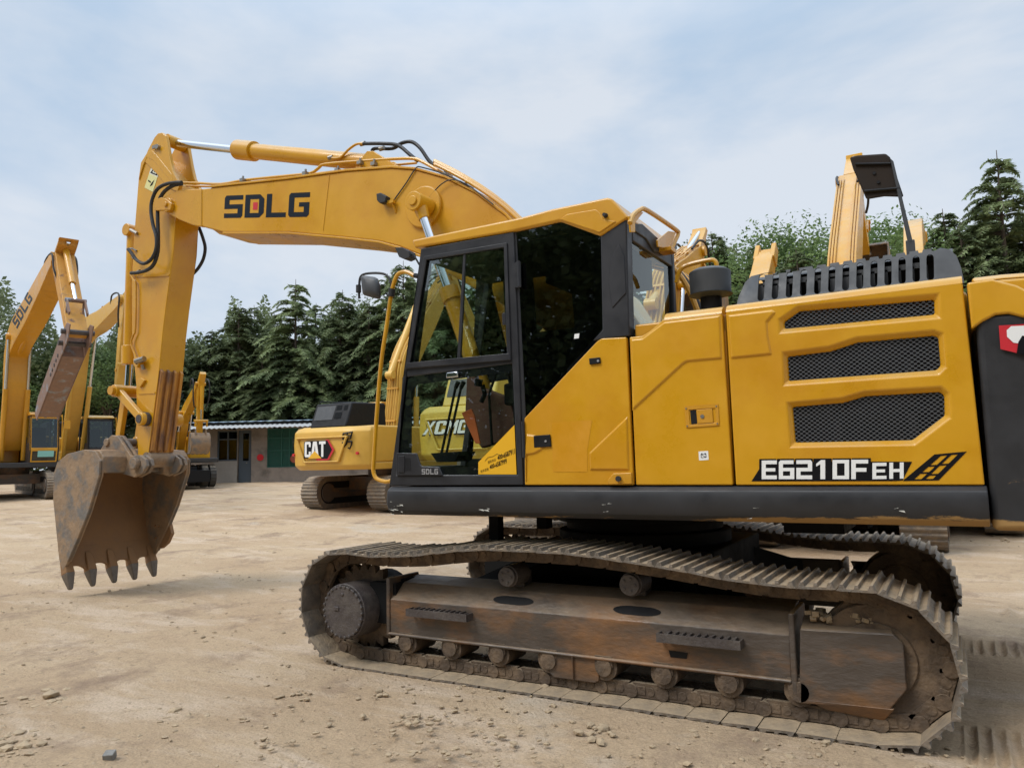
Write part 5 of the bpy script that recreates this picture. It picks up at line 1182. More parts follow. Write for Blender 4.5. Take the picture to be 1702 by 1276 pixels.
    for i in range(n): t = i / (n - 1); hw.append(bs * sc * (.16 + .22 * math.sin(PI * min(1, t * 1.05)) ** .8 * (1.0 if t < .5 else 1)))
    b = boomprism(sp_, hw, .46 * sc * (1 + (bs - 1) * .8)); bm_ = obj('boom', b, paint, T, bevel=.015)
    # pipes on the boom back
    if hose:
        for yy in py:
            P = []
            for i in range(2, n - 1):
                a = Vector(sp_[i - 1]); c = Vector(sp_[i + 1 if i + 1 < n else i]); d = (c - a).normalized(); nr = Vector((-d.y, d.x)); q_ = Vector(sp_[i]) + nr * (hw[i] + .045); P.append((q_.x, yy * sc, q_.y))
            b = MB(); b.tube(P, .02, n=6); obj('hydraulic_pipe', b, paint, bm_)
        b = MB()
        for i in range(3, n - 1, 4):
            a = Vector(sp_[i - 1]); c = Vector(sp_[i + 1]); d = (c - a).normalized(); nr = Vector((-d.y, d.x)); q_ = Vector(sp_[i]) + nr * (hw[i] + .04); b.box((q_.x, 0, q_.y), (.06, .42 * sc, .05), Matrix.Rotation(-math.atan2(d.y, d.x), 3, 'Y'))
        obj('pipe_clamp', b, 'yellow2', bm_) if len(py) == 5 else None
    if bare: 
        b = MB(); tv = Vector(sp_[-1]); pv_ = Vector(sp_[-3]); dd_ = (tv - pv_).normalized(); nn_ = Vector((-dd_.y, dd_.x))
        for s in (-1, 1): b = MB(); b.prism([tuple(tv + nn_ * .2 - dd_ * .3), tuple(tv + nn_ * .16 + dd_ * .3), tuple(tv - nn_ * .16 + dd_ * .3), tuple(tv - nn_ * .2 - dd_ * .3)], s * .21 - .06, s * .21 + .06); obj('boom_fork', b, paint, bm_, bevel=.02)
        b = MB(); b.cyl((tv.x + dd_.x * .15, -.2, tv.y + dd_.y * .15), (tv.x + dd_.x * .15, .2, tv.y + dd_.y * .15), .07, n=14); obj('pivot_boss', b, paint, bm_)
        return root, bm_, None, sp_, None
    # boom rams
    i = int(n * .52); cen = Vector(sp_[i])
    for s in (-1, 1):
        a = Vector((.75 * sc, s * .34 * sc, 1.35)); c = Vector((cen.x, s * .34 * sc, cen.y)); b = MB(); b.cyl(a, a.lerp(c, .58), .085 * sc, n=16); rm = obj('boom_cylinder', b, paint, T); b = MB(); b.cyl(a.lerp(c, .56), c, .05 * sc, n=12); obj('rod', b, 'chrome', rm)
        b = MB(); b.cyl(c - Vector((0, .09 * s, 0)), c + Vector((0, .09 * s, 0)), .11 * sc, n=16); obj('rod_eye', b, paint, rm)
    # arm
    AT, AP, AE = Vector(at), Vector(ap), Vector(ae)
    d = (AE - AP).normalized(); nr = Vector((-d.y, d.x)); back = nr if nr.x > 0 else -nr      # towards the front of the machine
    sgn = 1
    q_ = [AT - d * .1 + back * .0, AT + back * .12, AP + back * .33 * sc, AP + d * .8 * sc + back * .25 * sc, AE + back * .13 * sc, AE - back * .13 * sc, AP + d * .6 * sc - back * .2 * sc, AP - back * .22 * sc, AT - back * .12]
    b = MB(); b.prism([tuple(v) for v in q_], -aw * sc, aw * sc); arm_ = obj('arm', b, paint if tool != 'breaker' else 'oldyellow', T, bevel=.012)
    b = MB(); b.cyl((AP.x, -.3 * sc, AP.y), (AP.x, .3 * sc, AP.y), .12 * sc, n=18); obj('pivot_boss', b, paint, arm_)
    j = int(n * .36); d2 = Vector(sp_[j + 1]) - Vector(sp_[j - 1]); d2.normalize(); n2 = Vector((-d2.y, d2.x)); base = Vector(sp_[j]) + n2 * (hw[j] + .18 * sc)
    A_, B_ = Vector((base.x, 0, base.y)), Vector((AT.x, 0, AT.y)); b = MB(); b.cyl(A_, A_.lerp(B_, .68), .105 * sc, n=16); b.cyl(A_ - Vector((0, .12, 0)), A_ + Vector((0, .12, 0)), .12 * sc, n=14); ac = obj('arm_cylinder', b, paint, T); b = MB(); b.cyl(A_.lerp(B_, .66), B_, .058 * sc, n=12); obj('rod', b, 'chrome', ac)
    b = MB(); c1 = AP + d * .1 + back * .45 * sc; c2 = AP.lerp(AE, .72) + back * .42 * sc
    A_, B_ = Vector((c1.x, 0, c1.y)), Vector((c2.x, 0, c2.y)); b.cyl(A_, A_.lerp(B_, .68), .09 * sc, n=14); bc = obj('bucket_cylinder', b, paint, T); b = MB(); b.cyl(A_.lerp(B_, .66), B_, .05 * sc, n=10); obj('rod', b, 'chrome', bc)
    b = MB()
    for s in (-1, 1):
        P0 = Vector((AP.x, s * .26, AP.y)); tpv = sp_[-3]
        b.tube([(tpv[0] - .5, s * .2, tpv[1] + .05), (tpv[0] - .1, s * .27, tpv[1] + .33), (AP.x + back.x * .12, s * .30, AP.y + .12), (AP.x + back.x * .2 + d.x * .5, s * .30, AP.y + d.y * .55), (AP.x + back.x * .05 + d.x * .85, s * .22, AP.y + d.y * .95)], .028, n=6, smooth=5)
    obj('hose', b, 'rubber', arm_)
    # tool
    lk1 = AE - d * .35 + back * .42 * sc
    b = MB()
    for s in (-1, 1): b.add([], []); b.prism([tuple(c2 + back * .06), tuple(lk1 + back * .06), tuple(lk1 - back * .05), tuple(c2 - back * .05)], s * .22 - .02, s * .22 + .02); b.prism([tuple(c2 + d * .05), tuple(AE - d * .55), tuple(AE - d * .65), tuple(c2 - d * .05)], s * .2 - .02, s * .2 + .02)
    b.cyl((c2.x, -.26, c2.y), (c2.x, .26, c2.y), .06, n=12); obj('linkage', b, paint if tool != 'breaker' else 'breaker', T)
    if tool == 'bucket':
        bk_ = [(0, .12), (.18, .2), (.55, .12), (.78, -.15), (.8, -.6), (.55, -1.0), (.15, -1.15), (-.35, -1.12), (-.3, -.9), (-.1, -.3)]
        pts = [(AE.x - .1 + p[0] * .95 * sc, AE.y + p[1] * .95 * sc) for p in bk_]; b = MB()
        hw_ = .55 * sc
        inn = [(AE.x - .1 + p[0] * .86 * sc, AE.y - .03 + p[1] * .88 * sc) for p in bk_]
        b.prism(pts, -hw_, -hw_ + .03); b.prism(pts, hw_ - .03, hw_)
        k = 8; ss = [Vector((p[0], 0, p[1])) for p in pts[:k]]
        out_ = [(v.x, v.z) for v in spline(ss, 4)]; 
        inn_ = grow(out_ + [(out_[-1][0] - .3, out_[-1][1] + .4)], -.03)[:len(out_)]
        b.prism(out_ + inn_[::-1], -hw_ + .03, hw_ - .03)
        b.prism([(AE.x - .12, AE.y - .12), (AE.x + .3, AE.y + .25), (AE.x + .35, AE.y - .05)], -.22, -.17); b.prism([(AE.x - .12, AE.y - .12), (AE.x + .3, AE.y + .25), (AE.x + .35, AE.y - .05)], .17, .22)
        tl = obj('bucket', b, 'bucket', T, bevel=.01)
        e = Vector(pts[7])
        for i in range(5):
            y = -hw_ * .9 + hw_ * 1.8 * i / 4; b = MB(); b.prism([(e.x, e.y - .04), (e.x - .25, e.y + .02), (e.x, e.y + .06)], y - .045, y + .045); obj('tooth', b, 'tooth', tl)
    return root, bm_, arm_, sp_, AE
def plane_tools(o, hd):
    nrm = Vector((-hd.y, hd.x, 0))
    def L(px, py):
        p = UP(px, py, o, nrm); return ((p - o).dot(hd), p.z - o.z)
    return L
def ground_at(px, d):
    v = ray(px, 770); p = CAMP + v * d; return Vector((p.x, p.y, gz(p.x, p.y)))
BG = 'excavators parked in the yard'
def side_letters(bm_, txt, L, quad, ysgn, m='navy', w=.233):
    P = [Vector((L(*q)[0], ysgn * w, L(*q)[1])) for q in quad]; f = quadmap(*P); b = MB(); word(b, txt, f, .2); return obj('boom_lettering', b, m, bm_, smooth=0, fix=False)
# D: rear towards us, beside the shed
oD = Vector((-12.08, 11.75, gz(-12.08, 11.75))); hD = Vector((0, 1, 0)); L = plane_tools(oD, hD)
tD = L(742, 462); aD = L(815, 640)
bg_excavator('yellow excavator seen from behind, logo and brushed black character on its counterweight', BG, oD, hD, ((.1, 1.75), L(674, 600), tD), ((tD[0] - .55, tD[1] + .75), tD, (aD[0] + .3, aD[1])), paint='catyellow', logo='CAT')
# E: seen through the cab window
cE = UD(684, 770, 19.4); oE = Vector((cE.x + 1.64, cE.y + 3.3, gz(cE.x + 1.64, cE.y + 3.3)))
rE, *_ = bg_excavator('lemon yellow excavator with slanted white letters, seen through the lower cab window', BG, oE, hD, ((.1, 1.75), (1.3, 3.9), (3.8, 5.0)), ((3.4, 5.7), (3.8, 5.0), (5.0, 2.6)), paint='limeyellow', logo='XCM', hoodm='limeyellow')
rE.scale = (1.2, 1.2, 1.2)
# A: far left with a rock breaker
pb = ground_at(14, 27.8); pt = UD(112, 408, 22.0); hA = Vector((pt.x - pb.x, pt.y - pb.y, 0)).normalized()
LA = plane_tools(pb, hA); tA = LA(104, 432); topA = LA(114, 402); aA = LA(128, 556); kA = LA(30, 572)
rA, bA, armA, spA, AE = bg_excavator('worn excavator at the left edge of the yard carrying a hydraulic rock breaker', BG, pb, hA, ((.15, 1.75), (kA[0], kA[1]), tA), (topA, tA, aA), tool='breaker', paint='yellow2', decor=False, aw=.25, bs=1.4)
LAc = LA
side_letters(bA, 'SDLG', LA, [(46, 548), (73, 498), (64, 487), (37, 535)], -1, w=.31)
b = MB(); c = LA(30, 562); b.cyl((c[0], -.312, c[1]), (c[0], -.302, c[1]), .17, n=24); obj('round_logo', b, 'white', bA)
# breaker: box housing slanted back under the arm
e0 = Vector((AE[0], 0, AE[1])); tipb = LA(76, 690); e1 = Vector((tipb[0], 0, tipb[1])); dd = (e1 - e0).normalized(); sn = Vector((-dd.z, 0, dd.x))
b = MB(); prof_ = [(-.15, -.16), (-.3, .1), (-.1, .34), (.35, .34), (2.1, .3), (2.2, -.05), (1.9, -.28), (.3, -.3)]
bl_ = (e1 - e0).length / 2.2; prof_ = [(p[0] * bl_, p[1]) for p in prof_]; P = [e0 + dd * p[0] + sn * p[1] for p in prof_]
for y in (-.29, .26): b.prism([(v.x, v.z) for v in P], y, y + .03)
P2 = [e0 + dd * p[0] * bl_ + sn * p[1] for p in [(.3, -.32), (.3, .34), (2.0, .3), (2.05, 0), (1.85, -.3)]]; b.prism([(v.x, v.z) for v in P2], -.26, .26)
bk_ = obj('rock_breaker', b, 'breaker', rA, bevel=.02)
b = MB()
for s in (.75, .95, 1.15, 1.35, 1.55): 
    p = e0 + dd * s * 1.2 + sn * .1; b.cyl((p.x, -.31, p.z), (p.x, .31, p.z), .05, n=10)
p = e0 + dd * .3 + sn * .1; b.cyl((p.x, -.40, p.z), (p.x, .40, p.z), .07, n=12); p = e0 - dd * .1; b.cyl((p.x, -.40, p.z), (p.x, .40, p.z), .07, n=12); obj('breaker_bolt', b, 'hub', bk_)
b = MB(); p = e0 + dd * 2.1 * bl_; b.cyl(p, p + dd * .25, .08, .06, n=14); obj('breaker_chisel', b, 'tooth', bk_)
# B: behind it, arm hanging behind the big arm
pb = ground_at(112, 31); pt = UD(213, 480, 25.5); hB = Vector((pt.x - pb.x, pt.y - pb.y, 0)).normalized(); LB = plane_tools(pb, hB)
rB, bB, _, _, _ = bg_excavator('excavator half hidden behind the big arm with a letter logo on its sloping boom', BG, pb, hB, ((.15, 1.75), LB(140, 560), LB(212, 498)), (LB(222, 478), LB(212, 498), LB(200, 645)), paint='catyellow', decor=False, tool='none')
for i, (mb_, mm) in enumerate(zip(logo_cat(None, (lambda q: (lambda u, v: q(u, v)))(quadmap(*[Vector((LB(*q)[0], -.235, LB(*q)[1])) for q in [(139, 590), (157, 568), (148, 555), (132, 573)]]))), ('red', 'black', 'white', 'sticker'))):
    mb_.xf(lambda v, i=i: v + Vector((0, -.004 * i, 0))); obj('logo_layer', mb_, mm, bB, smooth=0, fix=False)
# C: small wheeled digger by the shed
pb = ground_at(297, 33.5); pt = UD(334, 626, 30.5); hC = Vector((pt.x - pb.x, pt.y - pb.y, 0)).normalized(); LC = plane_tools(pb, hC)
t_ = LC(333, 638); rC, bC, _, _, _ = bg_excavator('small wheeled excavator with twin tyres parked beside the shed', BG, pb, hC, ((.15, 1.6), LC(308, 690), t_), (LC(337, 622), t_, LC(331, 724)), paint='yellow', decor=False, wheeled=True, sc=.66, hose=False, cabside=-1)
side_letters(bC, 'SDLG', LC, [(299, 671), (313, 659), (310, 652), (297, 664)], -1, w=.17)
# right-hand row behind the big machine, facing away
oF_ = Vector((.58, 8.6, gz(.58, 8.6))); L0_ = plane_tools(oF_, hD)
def rowm(label, ox, oy, tip, armtop, armtip, knee, paint, **k):
    o = Vector((ox, oy, gz(ox, oy))); L = plane_tools(o, hD); t = L(*tip); return o, L, bg_excavator(label, BG, o, hD, ((.1, 1.75), knee if knee else (t[0] * .45, t[1] * .78), t), (L(*armtop), t, L(*armtip)), paint=paint, **k)
o, L, r_ = rowm('excavator behind the engine hood with a tall raised boom and bright piston rod', .58, 8.6, (1415, 300), (1420, 262), (1432, 420), (L0_(1404, 470)), 'yellow', decor=False, sc=1.12, py=(-.22, -.17, -.12, .12, .17, .22))
o, L, r_ = rowm('excavator behind the cab with a dark red edged logo plate on its raised boom', -2.75, 7.4, (1152, 420), (1163, 386), (1160, 480), None, 'yellow', decor=False)
P = [Vector((L(*q)[0], .235, L(*q)[1])) for q in [(1126, 512), (1140, 507), (1143, 462), (1132, 470)]]
# logo plate on the back of the boom, reading upwards
spb = r_[3]; n_ = len(spb); i = int(n_ * .42); a = Vector(spb[i]); c = Vector(spb[i + 6]); d_ = (c - a).normalized(); nr_ = Vector((-d_.y, d_.x))
for off, m_, e in ((.0, 'red', .0), (.004, 'black', .03), (.008, 'white', .09)):
    f = lambda u, v, off=off, e=e: Vector((0, .236 + off, 0)) + Vector((a.x, 0, a.y)) + Vector((d_.x, 0, d_.y)) * (e + (.95 - 2 * e) * u) + Vector((nr_.x, 0, nr_.y)) * (-.14 + e * .5 + (.28 - e) * v)
    b = MB()
    if m_ == 'white': word(b, 'SANY', lambda u, v, f=f: f(1 - u, 1 - v) if False else f(u, v), .15)
    else: flat(b, [[f(.06, 0), f(1, 0), f(.94, 1), f(0, 1)]])
    obj('logo_layer', b, m_, r_[1], smooth=0, fix=False)
rowm('distant excavator showing only its boom tip above the left exhaust grille slots', -1.7, 12.5, (1273, 425), (1276, 398), (1290, 480), None, 'yellow', decor=False, bare=True, hose=False)
rowm('distant excavator showing only its boom tip right of the raised hatch', 1.7, 11.0, (1528, 395), (1522, 362), (1540, 450), None, 'yellow', decor=False, bare=True, hose=False)
# ================================================================ GROUND
def vnoise(x, y, seed=0):
    xi = np.floor(x).astype(np.int64); yi = np.floor(y).astype(np.int64); xf = x - xi; yf = y - yi
    def h(a, b):
        n = (a * 374761393 + b * 668265263 + seed * 974711) & 0xffffffff; n = ((n ^ (n >> 13)) * 1274126177) & 0xffffffff; return ((n ^ (n >> 16)) & 0xffff) / 65535.0
    u = xf * xf * (3 - 2 * xf); v = yf * yf * (3 - 2 * yf)
    return (h(xi, yi) * (1 - u) + h(xi + 1, yi) * u) * (1 - v) + (h(xi, yi + 1) * (1 - u) + h(xi + 1, yi + 1) * u) * v
def fbm(x, y, o=4, seed=0):
    s = 0; a = .5
    for i in range(o): s = s + a * vnoise(x, y, seed + i * 7); x = x * 2.03 + 11.3; y = y * 2.03 + 5.1; a *= .5
    return s
na, nr_ = 1150, 640
ang = np.radians(np.linspace(-62, 62, na)); rr = 1.4 * (400 / 1.4) ** (np.linspace(0, 1, nr_))
A, RR = np.meshgrid(ang, rr); ca = math.atan2(fwd2.y, fwd2.x)
X = CAMP.x + RR * np.cos(ca - A); Y = CAMP.y + RR * np.sin(ca - A)
Zb = np.where(RR < 12, 0, np.where(RR < 60, .0245 * (np.minimum(RR, 60) - 12), 1.18))
amp = np.clip(RR / 3, .3, 1) * np.clip(60 / RR, 0, 1)
under = np.exp(-((np.clip(np.abs(Y) - 1.7, 0, None)) ** 2 + np.clip(np.abs(X) - 2.4, 0, None) ** 2) / .3)
Z = Zb + (fbm(X * .35, Y * .35, 3, 1) - .45) * .10 * amp * (1 - under) - .004
Z += (fbm(X * 2.2, Y * 2.2, 3, 5) - .45) * .045 * amp * (1 - under * .8)
Z += (fbm(X * 9, Y * 9, 4, 9) - .45) * .034 * (1 - under * .5) * np.clip(14 / RR, 0, 1) * (.35 + 1.3 * np.clip(fbm(X * .8, Y * .8, 2, 40) * 2 - .6, 0, 1))
cl_ = fbm(X * 3.1, Y * 3.1, 3, 21); cl2 = np.clip(fbm(X * .6, Y * .6, 2, 33) - .5, 0, 1) * 4
Z += np.clip(cl_ - .54, 0, 1) * .28 * np.clip(cl2, 0, 1) * (1 - under)
# track prints left behind the machine on the right, grouser by grouser
def prints(x0, x1, yc, w, ph=0, sl=0.0, dep=.03, pit=.19, rp=.3):
    global Z
    m = np.clip((X - x0) / rp, 0, 1) * np.clip((x1 - X) / .6, 0, 1) * np.clip((w / 2 - np.abs(Y - yc - sl * (X - x0))) / .04, 0, 1)
    saw = np.abs(((X + ph) / pit) % 1 - .5) * 2
    Z = Z + m * ((saw ** 2) * dep - dep * .5) 
prints(2.12, 8, -1.19, .6, 0, 0, .034, .065, .04); prints(2.2, 7.5, 1.1, .5, .02, 0, .05, .075, .04); prints(2.35, 8, 2.7, .55, .1, .05, .06); prints(2.6, 9, 4.6, .55, .1, -.04, .05); prints(2.5, 9, -2.3, .6, .07, .03, .05); prints(1.5, 9, -3.3, .6, .02, .05, .035)
prints(-16, -3.5, 3.2, .55, .0, .35, .018); prints(-16, -4, 5.4, .55, .0, .35, .018); prints(-9, -2.6, -3.4, .6, .0, -.12, .012)
def prints_near(): pass
vs = np.stack([X.ravel(), Y.ravel(), Z.ravel()], 1)
idx = np.arange(na * nr_).reshape(nr_, na); q = np.stack([idx[:-1, :-1], idx[:-1, 1:], idx[1:, 1:], idx[1:, :-1]], -1).reshape(-1, 4)
me = bpy.data.meshes.new('ground'); me.vertices.add(len(vs)); me.vertices.foreach_set('co', vs.ravel()); me.loops.add(q.size); me.loops.foreach_set('vertex_index', q.ravel().astype(np.int32))
me.polygons.add(len(q)); me.polygons.foreach_set('loop_start', np.arange(0, q.size, 4, dtype=np.int32)); me.polygons.foreach_set('loop_total', np.full(len(q), 4, dtype=np.int32)); me.update(); me.validate()
me.polygons.foreach_set('use_smooth', [True] * len(q))
gmat = bpy.data.materials.new('packed_yard_dirt'); gmat.use_nodes = True; nt = gmat.node_tree; b_ = nt.nodes['Principled BSDF']; b_.inputs['Roughness'].default_value = .95; b_.inputs['Specular IOR Level'].default_value = .15
tc = nn(nt, 'ShaderNodeTexCoord')
def noise_(sc_, det=6, ro=.6, st=None, dist=0):
    n = nn(nt, 'ShaderNodeTexNoise'); n.inputs['Scale'].default_value = sc_; n.inputs['Detail'].default_value = det; n.inputs['Roughness'].default_value = ro; n.inputs['Distortion'].default_value = dist
    if st:
        m = nn(nt, 'ShaderNodeMapping'); m.inputs['Scale'].default_value = st; m.inputs['Rotation'].default_value = (0, 0, R(12)); lk(nt, tc.outputs['Object'], m.inputs[0]); lk(nt, m.outputs[0], n.inputs[0])
    else: lk(nt, tc.outputs['Object'], n.inputs[0])
    return n.outputs[0]
def rng(s, a, c, lo=0, hi=1):
    m = nn(nt, 'ShaderNodeMapRange'); m.inputs[1].default_value = a; m.inputs[2].default_value = c; m.inputs[3].default_value = lo; m.inputs[4].default_value = hi; lk(nt, s, m.inputs[0]); return m.outputs[0]
def mixc(f, a, c):
    m = nn(nt, 'ShaderNodeMix', data_type='RGBA'); lk(nt, f, m.inputs[0])
    for s, i in ((a, 6), (c, 7)):
        if isinstance(s, tuple): m.inputs[i].default_value = (*s, 1)
        else: lk(nt, s, m.inputs[i])
    return m.outputs[2]
c0 = mixc(rng(noise_(.35, 5, .6, (1, 1.6, 1)), .38, .62), (.52, .37, .23), (.60, .445, .285))
c1 = mixc(rng(noise_(1.1, 8, .68, (.6, 1.8, 1), .4), .50, .64), c0, (.66, .51, .365))
c2 = mixc(rng(noise_(.9, 9, .72, (1.1, .8, 1)), .53, .66), c1, (.33, .23, .155))
c3 = mixc(rng(noise_(7, 6, .7), .60, .72), c2, (.25, .185, .125))
c4 = mixc(rng(noise_(.22, 6, .65, (1, 1.4, 1)), .60, .68, 0, .55), c3, (.62, .56, .47))
c45 = mixc(rng(noise_(22, 6, .75, (.7, 1.5, 1)), .55, .70, 0, .6), c4, (.30, .21, .14))
c5 = mixc(rng(noise_(75, 3, .6), .35, .7, 0, .4), c45, (.26, .19, .13))
lk(nt, c5, b_.inputs['Base Color'])
bp = nn(nt, 'ShaderNodeBump'); bp.inputs['Strength'].default_value = .85; bp.inputs['Distance'].default_value = .05; lk(nt, noise_(12, 9, .72), bp.inputs['Height'])
bp2 = nn(nt, 'ShaderNodeBump'); bp2.inputs['Strength'].default_value = .8; bp2.inputs['Distance'].default_value = .012; lk(nt, noise_(70, 4, .7), bp2.inputs['Height']); lk(nt, bp.outputs[0], bp2.inputs['Normal']); lk(nt, bp2.outputs[0], b_.inputs['Normal'])
me.materials.append(gmat); g = bpy.data.objects.new('ground', me); COL.objects.link(g); g['kind'] = 'structure'
# the rest of the ground, behind and round the camera
b = MB(); b.bb(-300, 300, -300, 300, -.30, -.12); o = obj('ground', b, gmat, None); o['kind'] = 'structure'

# ---- loose clods and stones -------------------------------------------
rs = random.Random(11)
def lump(b, c, r, rs):
    base = [(0, 0, 1)] + [(math.cos(a), math.sin(a), z) for z in (.45, -.35) for a in [i * PI / 3 + (.5 if z < 0 else 0) for i in range(6)]] + [(0, 0, -.7)]
    k = [rs.uniform(.7, 1.2) for _ in base]; rz = rs.uniform(0, 6); vs = []
    for p, q in zip(base, k): v = Matrix.Rotation(rz, 3, 'Z') @ Vector((p[0] * 1.25 * q, p[1] * .9 * q, p[2] * .65 * q)); vs.append(Vector(c) + v * r)
    fs = [(0, 1 + i, 1 + (i + 1) % 6) for i in range(6)]
    for i in range(6): fs += [(1 + i, 7 + i, 1 + (i + 1) % 6), (1 + (i + 1) % 6, 7 + i, 7 + (i + 1) % 6)]
    fs += [(13, 7 + (i + 1) % 6, 7 + i) for i in range(6)]
    b.add(vs, fs)
def gpt(px, py):
    v = ray(px, py); t = -CAMP.z / v.z if v.z < 0 else 30
    for _ in range(40): p = CAMP + v * t; t += (p.z - gz(p.x, p.y)) / max(.02, -v.z) * .7
    return CAMP + v * t
b = MB()
for i in range(5200):
    px, py = rs.uniform(-100, 1750), 830 + 450 * rs.random() ** .8
    if px > 560 and py < 1085 + (px - 560) * .155: continue
    cl = fbm(np.array([px / 90.]), np.array([py / 45.]), 3, 3)[0]
    if cl < .50 and rs.random() < .8: continue
    p = gpt(px, py); r = rs.choice([.003, .004, .005, .007, .01, .016]) * (.8 + rs.random() * .5); lump(b, (p.x, p.y, p.z + r * .1), r, rs)
for (cx, cy, n, sp) in ((60, 1168, 90, 34), (20, 1232, 60, 30), (690, 1196, 30, 18), (640, 1150, 30, 25), (1000, 1215, 30, 22), (300, 1195, 26, 20), (430, 915, 20, 18), (1660, 900, 50, 40), (1400, 1215, 25, 30)):
    for i in range(n // 2):
        p = gpt(cx + rs.gauss(0, sp), cy + rs.gauss(0, sp * .35)); r = .006 + .03 * rs.random() ** 2.5; lump(b, (p.x, p.y, p.z + r * .15), r, rs)
o = obj('loose_clods', b, 'clod', None, smooth=0, fix=False); o['kind'] = 'stuff'; o['label'] = 'dry clay clods and grit scattered over the yard'; o['category'] = 'gravel'
for (px, py, r, m_, lab) in ((182, 1262, .034, 'rock', 'small grey cube shaped stone in the foreground dirt at the lower left'), (182, 1116, .02, 'clod', 'lone brown clod in the dirt below the bucket teeth'), (84, 1160, .055, 'clod', 'biggest broken slab of dry clay in the crumbled heap at the left edge'), (906, 1144, .03, 'clod', 'rusty clod lying against the near track shoes')):
    b = MB(); p = gpt(px, py)
    if m_ == 'rock': b.box((0, 0, r * .6), (r * 1.6, r * 1.4, r * 1.2), Matrix.Rotation(.6, 3, 'Z') @ Matrix.Rotation(.3, 3, 'X'))
    else: lump(b, (0, 0, r * .4), r, rs)
    o = obj('stone' if m_ == 'rock' else 'clod', b, m_, None, bevel=.004); o.location = (p.x, p.y, p.z); tag(o, lab, 'stone' if m_ == 'rock' else 'clod')

# ================================================================ SHED
wl = mat('grimy_shaded_plaster', (.24, .205, .175), .9, var=.16, vscale=1.2, col2=(.14, .12, .10), thresh=(.5, .68), bump=.3)  # base colour darkened to carry the wall's shade; the noise patches are grime
bluem = mat('pale_blue_sheet', (.30, .40, .50), .5, var=.1); greyr = mat('weathered_roof_sheet', (.36, .36, .35), .7, var=.2, vscale=4)
greenm = mat('green_mesh_cloth', (.012, .07, .052), .8, var=.15); doorm = mat('slate_door_paint', (.07, .09, .11), .5)
pL, pR = gpt(349, 803), gpt(640, 799)
oS = Vector((pL.x, pL.y, gz(pL.x, pL.y))); ex = Vector((pR.x - pL.x, pR.y - pL.y, 0)); LEN = ex.length + 8; ex.normalize(); ey = Vector((-ex.y, ex.x, 0))
SH = thing('shed', 'low plastered shed with a pale blue roof, wavy awning and green screened window', 'shed', tuple(oS), math.atan2(ex.y, ex.x))
def LS(px, py, y=0):
    p = UP(px, py, oS + ey * y, ey); q = p - oS; return q.dot(ex), q.z
x0, zt = LS(349, 716); 
d0, d1 = LS(361, 716)[0], LS(418, 720)[0]; zd = LS(361, 716)[1]
wz0 = LS(361, 766)[1]; wdx = LS(394, 766)[0]
gx0, gx1 = LS(444, 716)[0], LS(495, 716)[0]; gz0, gz1 = LS(444, 777)[1], LS(444, 712)[1]
HT_ = 2.75
zr = LS(349, 701, -.3)[1]
b = MB(); b.prism([(-1.2, -.3), (LEN, -.3), (LEN, zr - .06), (-1.2, zr - .06)], 0, .2, holes=[[(d0, wz0), (d0, zd), (wdx, zd), (wdx, wz0)], [(wdx + .02, -.05), (wdx + .02, zd), (d1, zd), (d1, -.05)], [(gx0, gz0), (gx1, gz0), (gx1, gz1), (gx0, gz1)]])
b.bb(-1.2, -1.0, .2, 4.5, -.3, zr - .05); b.bb(LEN - .2, LEN, .2, 4.5, -.3, zr - .05); b.bb(-1.2, LEN, 4.5, 4.7, -.3, zr + .1); obj('wall', b, wl, SH)
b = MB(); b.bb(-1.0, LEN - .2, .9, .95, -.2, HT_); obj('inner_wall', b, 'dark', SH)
b = MB(); b.bb(d0, wdx, .12, .15, wz0, zd); obj('window_pane', b, 'glassf', SH)
b = MB()
for x in (d0, (d0 + wdx) / 2 - .02, wdx - .05): b.bb(x, x + .06, .06, .12, wz0, zd)
for z in (wz0, zd - .45, zd - .06): b.bb(d0, wdx, .05, .11, z, z + .06)
obj('window_frame', b, doorm, SH)
b = MB(); b.prism([(wdx + .05, -.02), (d1, -.02), (d1, zd), (wdx + .05, zd)], .08, .13, holes=[[(wdx + .25, 1.05), (d1 - .15, 1.05), (d1 - .15, zd - .15), (wdx + .25, zd - .15)]]); dr = obj('door', b, doorm, SH)
b = MB(); b.bb(wdx + .25, d1 - .15, .1, .12, 1.05, zd - .15); obj('door_glass', b, 'glassf', dr)
b = MB(); b.cyl((d1 - .25, .05, .95), (d1 - .25, .08, .95), .03, n=10); obj('handle', b, 'bolt', dr)
b = MB(); b.bb(d0 - .15, wdx, -.01, .0, -.05, wz0 - .02); obj('pale_panel', b, mat('pale_render', (.3, .28, .25), .9, var=.1), SH)
b = MB(); b.bb(gx0, gx1, .1, .12, gz0, gz1); sc_ = obj('window_screen', b, greenm, SH)
b = MB()
for x in (gx0, gx0 + (gx1 - gx0) * .45, gx0 + (gx1 - gx0) * .7, gx1 - .05): b.bb(x, x + .05, .05, .1, gz0, gz1)
for z in (gz0, gz0 + (gz1 - gz0) * .42, gz0 + (gz1 - gz0) * .74, gz1 - .05): b.bb(gx0, gx1, .045, .095, z, z + .05)
obj('screen_frame', b, mat('green_frame_paint', (.018, .10, .075), .6), SH)
def corrug(x0, x1, ya, za, yb, zb, n, amp_, m_, name):
    b = MB(); vs = []; 
    for i in range(n + 1):
        x = x0 + (x1 - x0) * i / n; h = amp_ * math.sin(i * PI / 2)
        vs += [Vector((x, ya, za + h)), Vector((x, yb, zb + h)), Vector((x, ya, za + h - .02)), Vector((x, yb, zb + h - .02))]
    fs = []
    for i in range(n): a = 4 * i; fs += [(a, a + 4, a + 5, a + 1), (a + 2, a + 3, a + 7, a + 6), (a, a + 2, a + 6, a + 4), (a + 1, a + 5, a + 7, a + 3)]
    b.add(vs, fs); return obj(name, b, m_, SH, smooth=60)
